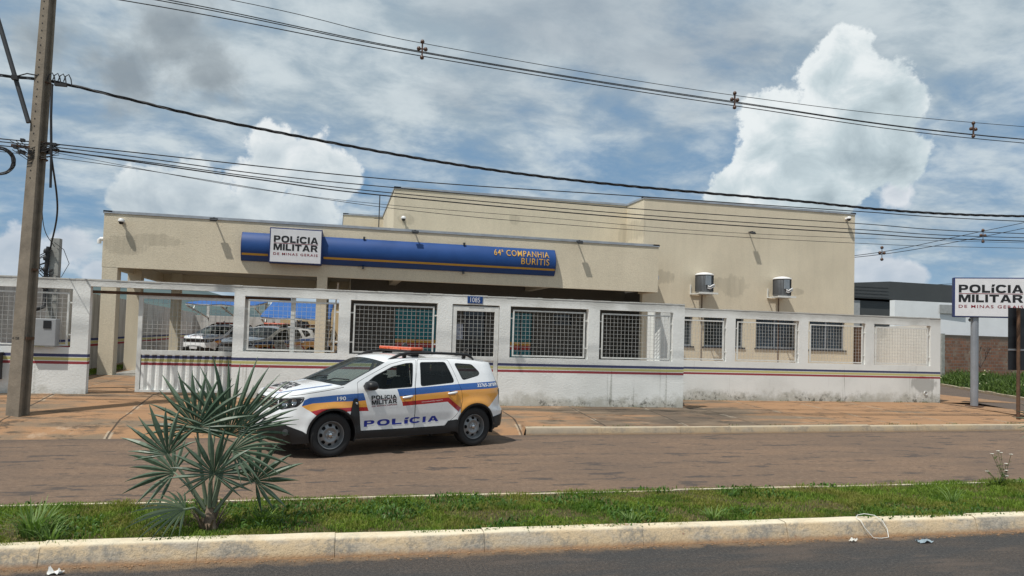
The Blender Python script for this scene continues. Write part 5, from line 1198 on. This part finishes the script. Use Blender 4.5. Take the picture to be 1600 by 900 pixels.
def brick():
    m,g,b=new_mat('bare_brick'); P=g.n('ShaderNodeNewGeometry').outputs['Position']; x,y,z=g.xyz(P)
    nd=g.n('ShaderNodeTexBrick',{'Vector':g.comb(g.m('ADD',x,g.m('MULTIPLY',y,.3)),z,0.),'Scale':1.,'Mortar Size':.016,'Brick Width':.32,'Row Height':.19,'Color1':(.25,.115,.07,1),'Color2':(.17,.085,.055,1),'Mortar':(.20,.175,.15,1)})
    n=g.noise(P,1.6,6,.7); c=g.mix(g.ss(n,.5,.62,0,.8),nd.outputs[0],(.24,.19,.15)); c=g.mix(g.ss(g.noise(P,4,5,.7),.6,.66),c,(.31,.25,.19)); c=g.mix(g.ss(g.m('ADD',z,g.m('MULTIPLY',n,.6)),2.75,3.0),c,(.10,.08,.065))
    g.put(b.inputs['Base Color'],c); b.inputs['Roughness'].default_value=.95
    bp=g.n('ShaderNodeBump',{'Strength':1.,'Distance':.02,'Height':nd.outputs[1]}); bp.invert=True; g.put(b.inputs['Normal'],bp.outputs[0]); return m
bw=thing('brick_wall',(0,0,0),0,'bare red brick lot wall with concrete posts, above the roadside weeds','wall')
m=MB(); m.prism([(34.6,36.0),(60,36.6),(60,36.75),(34.6,36.15)],.0,2.80); m.build('brickwork',brick(),bw)
m=MB()
for x in(34.4,39.9,45): m.box((x,35.97+(x-34.6)*.0236,.0),(x+.22,36.2+(x-34.6)*.0236,2.86))
m.build('post',M_conc2,bw)
# ================================================================ yard
ob=thing('outbuilding',(0,0,0),0,'sand coloured outbuilding with a dark window at the back of the yard','building')
M_sand=stucco('sand_stucco',(.62,.47,.27)); m=MB(); m.box((-2.95,42,.3),(3.5,48,3.45)); m.build('wall',M_sand,ob); m=MB(); m.box((-2.2,41.97,1.95),(-1.5,41.995,2.42)); m.box((-1.0,41.97,1.6),(-.35,41.995,2.45)); m.build('window',M_glass,ob); m=MB(); m.box((-3.05,41.9,3.45),(3.6,48.1,3.52)); m.build('roof_edge',M_trim,ob)
def shade(x0,x1,y0,y1,za,zb,label):
    t=thing('shade_carport',(0,0,0),0,label,'carport','blue fabric shades over the parked cars')
    m=MB(); N=10; vs=[]
    for i in range(N+1):
        for j in range(N+1):
            u,v=i/N,j/N; vs.append((x0+(x1-x0)*u+(y1-y0)*.02*v,y0+(y1-y0)*v,za+(zb-za)*v**.8-.06*math.sin(math.pi*u*2)**2*(1-v)-.05*math.sin(math.pi*v)))
    m.add(vs,[(i*(N+1)+j,(i+1)*(N+1)+j,(i+1)*(N+1)+j+1,i*(N+1)+j+1) for i in range(N) for j in range(N)]); f=m.build('fabric',simple('blue_shade_cloth',(.008,.085,.30),.7),t,smooth=60); sd=f.modifiers.new('thickness','SOLIDIFY'); sd.thickness=.012
    for k in range(3):
        x=x0+.05+(x1-x0-.1)*k/2; m=MB(); m.bar((x,y1-.2,.4),(x,y1-.2,zb-.06),.12,.12); m.bar((x,y1-.2,za-.55),(x,y0+.05,za-.10),.06,.06); m.bar((x,y1-.2,zb-.12),(x,y0+.05,za-.06),.06,.06); m.bar((x,y0+1.5,za-.3),(x,y0+2.1,za+.05),.04,.04); m.build('support_arm',M_white,t)
    m=MB(); m.bar((x0,y0+.05,za-.05),(x1,y0+.05,za-.05),.07,.07); m.build('front_beam',M_white,t); return t
shade(-6.6,-3.6,35.5,41.5,3.0,3.45,'left blue fabric carport with white arms in the yard, seen through the sliding gate')
shade(-3.1,-.25,32.5,37.5,2.45,3.3,'blue fabric carport in the yard sloping towards the street, in front of the outbuilding')
t=thing('support_brace',(0,0,0),0,'slanting white steel brace seen through the mesh at the yard','brace'); m=MB(); m.bar((.02,24.2,3.5),(-.12,24.6,1.6),.05,.05); m.build('rod',M_white,t)
mo=thing('motorcycle',(.35,33.5,.49),rad(70),'dark motorcycle parked in the yard right of the patrol cars','motorcycle')
for x in(-.68,.68):
    m=MB(); m.lathe([(.22,-.05),(.30,-.055),(.32,0),(.30,.055),(.22,.05)],28,'y',(x,0,.32),close=True); m.build('tyre',M_tyre,mo,smooth=50)
    m=MB(); [m.bar((x,0,.32),(x+.23*math.cos(a),0,.32+.23*math.sin(a)),.02,.02) for a in [k*math.pi/4 for k in range(8)]]; m.build('spokes',M_chrome,mo)
m=MB(); m.tube([(.68,.0,.32),(.45,0,.95),(.40,0,1.08)],.035,8); m.tube([(.45,0,.85),(0,0,.45),(-.68,0,.32)],.04,8); m.tube([(.45,0,.9),(-.3,0,.75),(-.85,0,.85)],.035,8); m.box((-.2,-.13,.3),(.25,.13,.65)); m.build('frame',M_dkmetal,mo,smooth=50)
m=MB(); m.lathe([(0,-.25),(.12,-.18),(.16,0),(.13,.2),(0,.27)],16,'x',(.15,0,.88)); m.build('fuel_tank',M_red,mo,smooth=60); m=MB(); m.box((-.75,-.13,.82),(-.05,.13,.92)); m.build('seat',M_black,mo,bevel=.03)
m=MB(); m.tube([(.30,-.38,1.05),(.42,-.12,1.12),(.42,.12,1.12),(.30,.38,1.05)],.018,8); m.lathe([(0,-.08),(.09,0),(.09,.05),(0,.06)],14,'x',(.52,0,.98)); m.build('handlebar',M_black,mo,smooth=50)
# ================================================================ vegetation
def leaf_mat(name,c1,c2,rough=.55,trans=.25,scale=3.):
    m,g,b=new_mat(name); P=g.n('ShaderNodeNewGeometry').outputs; n=g.noise(P['Position'],scale,4,.6); ri=P['Random Per Island']
    f=g.m('ADD',g.m('MULTIPLY',n,.7),g.m('MULTIPLY',ri,.55)); c=g.mix(g.ss(f,.3,.95),c1,c2); g.put(b.inputs['Base Color'],c)
    b.inputs['Roughness'].default_value=rough; b.inputs['Specular IOR Level'].default_value=.35
    t=g.n('ShaderNodeBsdfTranslucent'); g.put(t.inputs['Color'],g.mix(1.,c,(1.1,1.3,.6),'MULTIPLY')); mx=g.n('ShaderNodeMixShader'); mx.inputs[0].default_value=trans
    g.nt.links.new(b.outputs[0],mx.inputs[1]); g.nt.links.new(t.outputs[0],mx.inputs[2]); g.nt.links.new(mx.outputs[0],g.nt.nodes['Material Output'].inputs['Surface']); return m
M_palm=leaf_mat('grey_green_palm_leaf',(.045,.080,.050),(.135,.185,.130),.42,.15,4); M_palmshade=leaf_mat('palm_leaf_shade_tone',(.035,.060,.035),(.085,.12,.07),.5,.15,4)  # second one is a darker copy, shade put into the leaf colour
M_petiole=simple('palm_petiole',(.15,.19,.125),.55); M_trunk=simple('fibrous_palm_base',(.19,.14,.10),.9,0,.45,14,.01,40)
def grass_mat():
    m=leaf_mat('median_grass',(.060,.110,.013),(.235,.330,.045),.6,.35,2.2); g=G(m.node_tree); P=g.n('ShaderNodeNewGeometry').outputs['Position']
    b=m.node_tree.nodes['Principled BSDF']; src=b.inputs['Base Color'].links[0].from_socket
    k=g.ss(g.noise(P,1.6,5,.65),.47,.60); c=g.mix(g.m('MULTIPLY',k,.75),src,(.25,.21,.055)); k2=g.ss(g.noise(g.vm(P,(1,1,1),(9,3,0)),2.4,4,.6),.52,.64); c=g.mix(g.m('MULTIPLY',k2,.7),c,(.045,.115,.014)); g.put(b.inputs['Base Color'],c); return m
M_grass=grass_mat(); M_grassl=leaf_mat('long_grass',(.10,.17,.04),(.22,.31,.10),.55,.3,2); M_weed=leaf_mat('roadside_weeds',(.030,.060,.014),(.12,.18,.040),.6,.3,.7)
M_dry=leaf_mat('dry_grass',(.16,.12,.05),(.28,.22,.10),.8,.2,3)
def palm_leaf(parent,hub,axis,face,R_,n=26,span=300,seed=0,root=None,mat=None,droop=.12,fold=.16):
    r=random.Random(seed); u=Vector(axis).normalized(); f=Vector(face); f=(f-u*f.dot(u)).normalized(); s=u.cross(f); hub=Vector(hub); mb=MB()
    fz=.40; da=span/n
    for k in range(n):
        a=rad(-span/2+da*(k+.5)+r.uniform(-1.2,1.2)); L=R_*(1-.42*abs(a/rad(span/2))**1.6)*r.uniform(.86,1.05); bend=r.uniform(.6,1.3)
        d=u*math.cos(a)+s*math.sin(a); side=s*math.cos(a)-u*math.sin(a); h=math.sin(rad(da/2))
        nseg=7; prev=None; cup=.22
        vs=[]
        for i in range(nseg+1):
            t=i/nseg; w=(t*L*math.tan(rad(da/2))*1.02 if t<fz else fz*L*math.tan(rad(da/2))*(1.02 if t<.5 else 1.02*(1-((t-.5)/.5)**1.4)))
            w=max(w*.84,.0015); z=cup*L*t*(1-.5*t) ; dr=Vector((0,0,-1))*droop*bend*L*t**2.6
            c=hub+d*(t*L)+f*(z-.12*L*t*t)+dr
            vs+=[c-side*w,c+f*(w*.85+.001),c+side*w]
        mb.add(vs,[(i*3+q,(i+1)*3+q,(i+1)*3+q+1,i*3+q+1) for i in range(nseg) for q in(0,1)])
    o=mb.build('leaf',mat or M_palm,parent)
    if root is not None:
        rt=Vector(root); mid=(rt+hub)/2+Vector((0,0,.06))+(hub-rt).cross(Vector((0,1,0))).normalized()*.02
        pm=MB(); pm.tube([rt,mid*1.0,hub,hub+u*.06*R_],[.019,.013,.009,.005],6); pm.build('petiole',M_petiole,o,smooth=60)
    return o
pb=Vector((-1.045,7.16,.14))
pl=thing('fan_palm',tuple(pb),0,'young grey-green fan palm with spiky leaves growing in the median grass','palm')
def W(x,y,z): return (x-pb.x,y-pb.y,z-pb.z)
TB=W(-1.03,7.16,.40)
L_=[((-1.175,7.10,1.055),(-.10,0,1),(-.1,-1,.12),.62,19,240,(-.03,.0,.22)),
    ((-.92,7.18,.98),(.12,-.05,1),(.25,-1,.1),.84,21,180,(.03,.02,.24)),
    ((-.84,7.32,.96),(.80,.1,.75),(.3,-1,.2),.62,11,125,(.03,.04,.22)),
    ((-1.40,7.08,.82),(-.36,0,1),(-.3,-1,.3),.54,11,165,(-.04,0,.18)),
    ((-1.38,7.30,.62),(-1,.2,.35),(-.2,-1,.6),.48,12,200,(-.04,.04,.15)),
    ((-1.00,7.00,.66),(.05,-.2,1),(0,-1,.3),.50,16,270,(.0,-.03,.2)),
    ((-.66,7.12,.57),(.75,0,.75),(.3,-1,.4),.46,13,260,(.04,0,.15)),
    ((-1.22,6.98,.36),(-1,-.10,-.05),(.1,-.5,.9),.48,15,180,(-.04,-.03,.12)),
    ((-.86,7.02,.86),(1,-.1,-.02),(.2,-1,.5),.52,12,140,(.03,-.02,.2)),
    ((-1.06,7.36,.98),(-.02,.3,1),(.1,-1,0),.66,9,100,(.0,.04,.22))]
for i,(h,a,f,R_,n,sp_,rt) in enumerate(L_): palm_leaf(pl,W(*h),a,f,R_,n,sp_,i+1,rt,M_palmshade if i in(7,9) else M_palm)
m=MB(); m.lathe([(.0,-.06),(.075,-.05),(.070,.02),(.052,.08),(.038,.15),(.026,.22),(0,.26)],16); m.build('trunk',M_trunk,pl,smooth=50)
m=MB(); rr=random.Random(11)
for k in range(34):
    a=rr.uniform(0,6.28); q=Vector((math.cos(a),math.sin(a),0)); L=rr.uniform(.08,.27); w=rr.uniform(.010,.022); sd=q.cross(Vector((0,0,1)))
    vs=[]
    for i in range(5):
        t=i/4; c=q*(.07+.10*t*t)+Vector((0,0,-.02+L*t)); vs+=[c-sd*w*(1-.7*t),c+sd*w*(1-.7*t)]
    m.add(vs,[(2*i,2*i+1,2*i+3,2*i+2) for i in range(4)])
m.build('old_leaf_base',M_trunk,pl)
pr=thing('edge_palm',(9.35,7.9,.14),0,'fan palm leaves poking in from the right edge above the median','palm')
for i,(h,a,f,R_,n,sp_) in enumerate((((-.18,0,.86),(-.9,0,.35),(-.1,-1,.2),.50,24,200),((.10,.1,1.0),(.1,0,1),(0,-1,.1),.6,26,300),((.35,0,.7),(1,0,.4),(.2,-1,.3),.55,22,260),((-.02,-.1,.62),(-.7,-.3,-.15),(0,-.8,.7),.34,16,180))): palm_leaf(pr,h,a,f,R_,n,sp_,40+i,(0,0,.25))
m=MB(); m.lathe([(.0,-.06),(.08,-.05),(.09,.02),(.06,.2),(0,.35)],14); m.build('trunk',M_trunk,pr,smooth=50)
def blades(name,mat,pts,hmin,hmax,w,lean=.5,seed=1,seg=2,parent=None,hf=None):
    r=random.Random(seed); V=[];Fc=[]
    for (x,y,z) in pts:
        k=hf(x,y) if hf else 1
        h=r.uniform(hmin,hmax)*k; a=r.uniform(0,6.283); b=r.uniform(0,6.283); ln=r.uniform(.1,lean)*h; ww=w*r.uniform(.6,1.3)
        cx,cy=math.cos(a)*ww,math.sin(a)*ww; lx_,ly_=math.cos(b)*ln,math.sin(b)*ln; n0=len(V)
        if seg==1: V+=[(x-cx,y-cy,z),(x+cx,y+cy,z),(x+lx_,y+ly_,z+h)]; Fc.append((n0,n0+1,n0+2))
        else:
            V+=[(x-cx,y-cy,z),(x+cx,y+cy,z),(x+cx*.8+lx_*.35,y+cy*.8+ly_*.35,z+h*.6),(x-cx*.8+lx_*.35,y-cy*.8+ly_*.35,z+h*.6),(x+lx_,y+ly_,z+h*(1-.25*ln/h))]
            Fc+=[(n0,n0+1,n0+2,n0+3),(n0+3,n0+2,n0+4)]
    me=bpy.data.meshes.new(name); me.from_pydata(V,[],Fc); me.materials.append(mat); o=bpy.data.objects.new(name,me); col.objects.link(o)
    if parent: o.parent=parent
    return o
def clump(x,y,s=1.3,seed=0): # value-noise field for uneven growth
    from mathutils import noise
    return noise.noise(Vector((x*s+seed,y*s,seed)))
r=random.Random(21); pts=[];dry=[]
for i in range(205000):
    x=-3.6+ (r.random())*14.6 if i<150000 else (-3.6-r.random()*6.4 if i%2 else 11+r.random()*7); y=NEAR(x)+.10+(MFAR(x)-NEAR(x)-.13)*r.random(); c=clump(x,y,2.1)
    if c<-.12 and r.random()<.75: 
        if r.random()<.25: dry.append((x,y,.133))
        continue
    pts.append((x,y,.133))
tag(blades('median_grass',M_grass,pts,.018,.052,.0038,.9,3,2,hf=lambda x,y:1+.9*max(-.4,clump(x,y,2.3,5))+.4*(x>6)),'short green grass covering the median strip','grass',kind='stuff')
for i in range(24000):
    x=-3.6+r.random()*14.6 if i<17000 else -10+28*r.random(); y=NEAR(x)+.10+(MFAR(x)-NEAR(x)-.13)*r.random(); dry.append((x,y,.133))
tag(blades('dry_grass',M_dry,dry,.01,.034,.0035,1.3,4,1),'thin dry stalks among the median grass','grass',kind='stuff')
pts=[]   # broad-leaved ground cover and stray seedheads
for i in range(15000):
    x=-3.6+r.random()*14.6; y=NEAR(x)+.08+(MFAR(x)-NEAR(x)-.08)*r.random()
    if clump(x,y,1.1,9)>.12: pts.append((x,y,.135))
tag(blades('ground_cover',leaf_mat('ground_cover_leaf',(.035,.085,.015),(.09,.18,.03),.5,.2,2),pts,.025,.075,.011,1.3,6,2),'darker broad-leaved weeds in patches on the median','grass',kind='stuff')
def tuft(x,y,n,h,label,seed,mat=M_grassl,w=.006,spread=.10,z=.14):
    rr=random.Random(seed); mb=MB()
    for k in range(n):
        a=rr.uniform(0,6.283); q=Vector((math.cos(a),math.sin(a),0)); L=h*rr.uniform(.5,1.1); o_=q*rr.uniform(0,spread); reach=rr.uniform(.3,1.15); sd=q.cross(Vector((0,0,1)))
        vs=[]
        for i in range(6):
            t=i/5; c=Vector((x,y,z))+o_+q*(L*reach*t**1.5)+Vector((0,0,L*(t*1.1-.55*reach*t*t))); ww=w*(1-t**2)+.0006; vs+=[c-sd*ww,c+sd*ww]
        mb.add(vs,[(2*i,2*i+1,2*i+3,2*i+2) for i in range(5)])
    o=mb.build('grass_tuft',mat); tag(o,label,'grass tuft','long grass tufts on the median'); return o
tuft(-2.46,7.15,120,.30,'large pale green tuft of long grass at the left edge of the median',1,spread=.14,w=.007)
tuft(-2.25,6.92,50,.20,'smaller tuft of long grass by the near kerb at the far left',2)
tuft(3.85,6.95,36,.17,'low pale tuft of grass near the kerb right of the middle',3)
tuft(2.95,6.95,26,.15,'low sparse tuft of grass near the kerb, in line with the wall end',4)
tuft(7.15,7.3,30,.26,'tall loose tuft of thin stalks on the right of the median',5,w=.004)
tuft(-1.45,7.35,50,.18,'dark low tuft under the left leaves of the fan palm',6,M_grass)
tuft(-.60,7.35,60,.16,'dark green tuft at the right foot of the fan palm',7,M_grass)
# flowering weed at the right
for (x,y,hh,lab,sd_) in ((8.92,8.25,.42,'white-flowered weed at the right end of the median, the taller one',1),(8.72,8.15,.22,'small white-flowered weed left of the taller one',2)):
    fwp=thing('flowering_weed',(x,y,.14),0,lab,'weed','flowering weeds on the median'); rr=random.Random(sd_); m=MB(); fl_=MB(); lf=MB()
    for k in range(7):
        a=rr.uniform(0,6.28); tip=Vector((math.cos(a)*.16*rr.random()+(-.05),math.sin(a)*.12,hh*rr.uniform(.6,1.1))); m.tube([(0,0,0),tip*.5+Vector((0,0,.03)),tip],.003,4)
        for j in range(9):
            t=rr.uniform(.25,.95); c=tip*t; q=Vector((rr.uniform(-1,1),rr.uniform(-1,1),rr.uniform(-.1,.5))).normalized()*.045; s_=q.cross(Vector((0,0,1))).normalized()*.011; lf.add([c,c+q*.5+s_,c+q,c+q*.5-s_],[(0,1,2,3)])
        if k<3+2*(sd_==1):
            for j in range(8):
                b=j*math.pi/4; q=Vector((math.cos(b),math.sin(b)*.6,.35))*.032; s_=Vector((-math.sin(b),math.cos(b),0))*.011; fl_.add([tip,tip+q*.6+s_,tip+q,tip+q*.6-s_],[(0,1,2,3)])
    m.build('stem',M_weed,fwp); lf.build('foliage',M_weed,fwp); fl_.build('flower',simple('white_petals',(.75,.74,.66),.6),fwp)
# roadside weeds beyond the side street
pts=[]; a=Vector((26.77,23.87)); dv2=Vector((9.23,18.33)).normalized(); 
for i in range(52000):
    u=r.random()*20; wd=r.random()*14; x=26.95+dv2.x*u+wd; y=23.95+dv2.y*u
    if y>35.9 or x>48: continue
    pts.append((x,y,0))
def wh(x,y):
    dist=(x-26.95)-(y-23.95)*dv2.x/dv2.y; return (.35+.65*min(1,dist/1.2))*(1+.8*clump(x,y,.7,2))
tag(blades('roadside_weeds',M_weed,pts,.25,.80,.030,.8,8,2,hf=wh),'waist-high green weeds in front of the brick wall','weeds',kind='stuff')
pts=[p for p in pts if clump(p[0],p[1],.9,7)>.18][:110]
V=[(x,y,wh(x,y)*.62+.05) for x,y,_ in pts]
tag(blades('weed_flowers',simple('pale_yellow_petals',(.75,.72,.45),.6),V,.04,.08,.05,.6,9,1),'small pale flowers scattered over the roadside weeds','flowers',kind='stuff')
m=MB(); rr=random.Random(31)
def twig(p,d,L,w_,n):
    q=p+d*L; m.tube([p,(p+q)/2+Vector((rr.uniform(-.03,.03),0,0)),q],[w_,w_*.8,w_*.6],4)
    if n: [twig(q,(d+Vector((rr.uniform(-.7,.7),rr.uniform(-.4,.4),rr.uniform(-.1,.4)))).normalized(),L*.7,w_*.65,n-1) for _ in range(3)]
twig(Vector((35.9,34.8,.2)),Vector((0,0,1)),.75,.035,4); o=m.build('dead_shrub',simple('dead_twigs',(.07,.05,.045),.9)); tag(o,'leafless dark shrub in front of the brick wall','shrub')
tag(sheet('verge',M_gr,[-7.3,-6.62],lambda x:17.2,lambda x:40,.515),kind='structure')
pts=[(-7.25+.6*r.random(),17.4+16*r.random(),.515) for i in range(9000)]
tag(blades('yard_grass',M_grass,pts,.04,.10,.010,.6,12,1),'strip of grass beside the yard side wall','grass',kind='stuff')
pts=[]
for i in range(900):
    x=3.9+r.random()*14; 
    if clump(x,0,1.6,3)>.12: pts.append((x,FK(x)+.18+abs(r.gauss(0,.03)),.147))
for i in range(1300):
    x=-4.9+r.random()*23
    if x<8.5 and clump(x,1,2,4)>.1 and x>3.8: pts.append((x,Y1-.02-abs(r.gauss(0,.02)),.30))
    if x>8.7 and clump(x,1,2,6)>.15: pts.append((x,Y2-.02-abs(r.gauss(0,.02)),.30))
tag(blades('crack_weeds',M_weed,pts,.015,.06,.006,.9,13,1),'tiny weeds along the pavement kerb and wall foot','weeds',kind='stuff')
# litter
m=MB(); c=[(5.32,6.66,.185),(5.33,6.60,.17),(5.36,6.575,.10),(5.42,6.52,.012),(5.50,6.50,.010),(5.60,6.52,.012),(5.63,6.575,.08),(5.585,6.60,.165),(5.55,6.67,.20),(5.46,6.71,.21),(5.37,6.70,.20)]
m.tube([Vector(p) for p in c]+[Vector(c[0])],.0038,6); o=m.build('plastic_strap',simple('white_strap',(.7,.7,.66),.5),smooth=60); tag(o,'loop of white plastic strap lying over the near kerb','strap')
def scrap(x,y,s,label,mat,seed):
    rr=random.Random(seed); N=6; vs=[]
    for i in range(N+1):
        for j in range(N+1): vs.append((x+s*(i/N-.5)*1.6+rr.uniform(-.1,.1)*s/3,y+s*(j/N-.5)*.7+rr.uniform(-.1,.1)*s/3,.006+abs(rr.gauss(0,.018))))
    m=MB(); m.add(vs,[(i*(N+1)+j,(i+1)*(N+1)+j,(i+1)*(N+1)+j+1,i*(N+1)+j+1) for i in range(N) for j in range(N)]); o=m.build('litter',mat); tag(o,label,'litter','litter in the gutter')
scrap(5.86,6.33,.10,'crumpled grey-blue wrapper in the gutter at the right',simple('wrapper_foil',(.35,.42,.46),.3,.3),1); scrap(-2.05,6.46,.07,'scrap of white paper in the gutter at the left',simple('scrap_paper',(.72,.71,.68),.7),2)
scrap(5.12,6.45,.05,'tiny white scrap in the gutter left of the plastic strap',simple('scrap_paper_b',(.68,.66,.6),.7),3)
r=random.Random(77); m=MB()
for i in range(500):
    x=-3+r.random()*12; y=NEAR(x)-abs(r.gauss(0,.05))-.01; s=r.uniform(.003,.011); m.box((x-s,y-s*.7,.001),(x+s,y+s*.7,s*.9))
tag(m.build('gutter_grit',simple('red_grit',(.30,.18,.10),.95,var=.5,scale=40)),'grains of reddish grit along the foot of the near kerb','grit',kind='stuff')
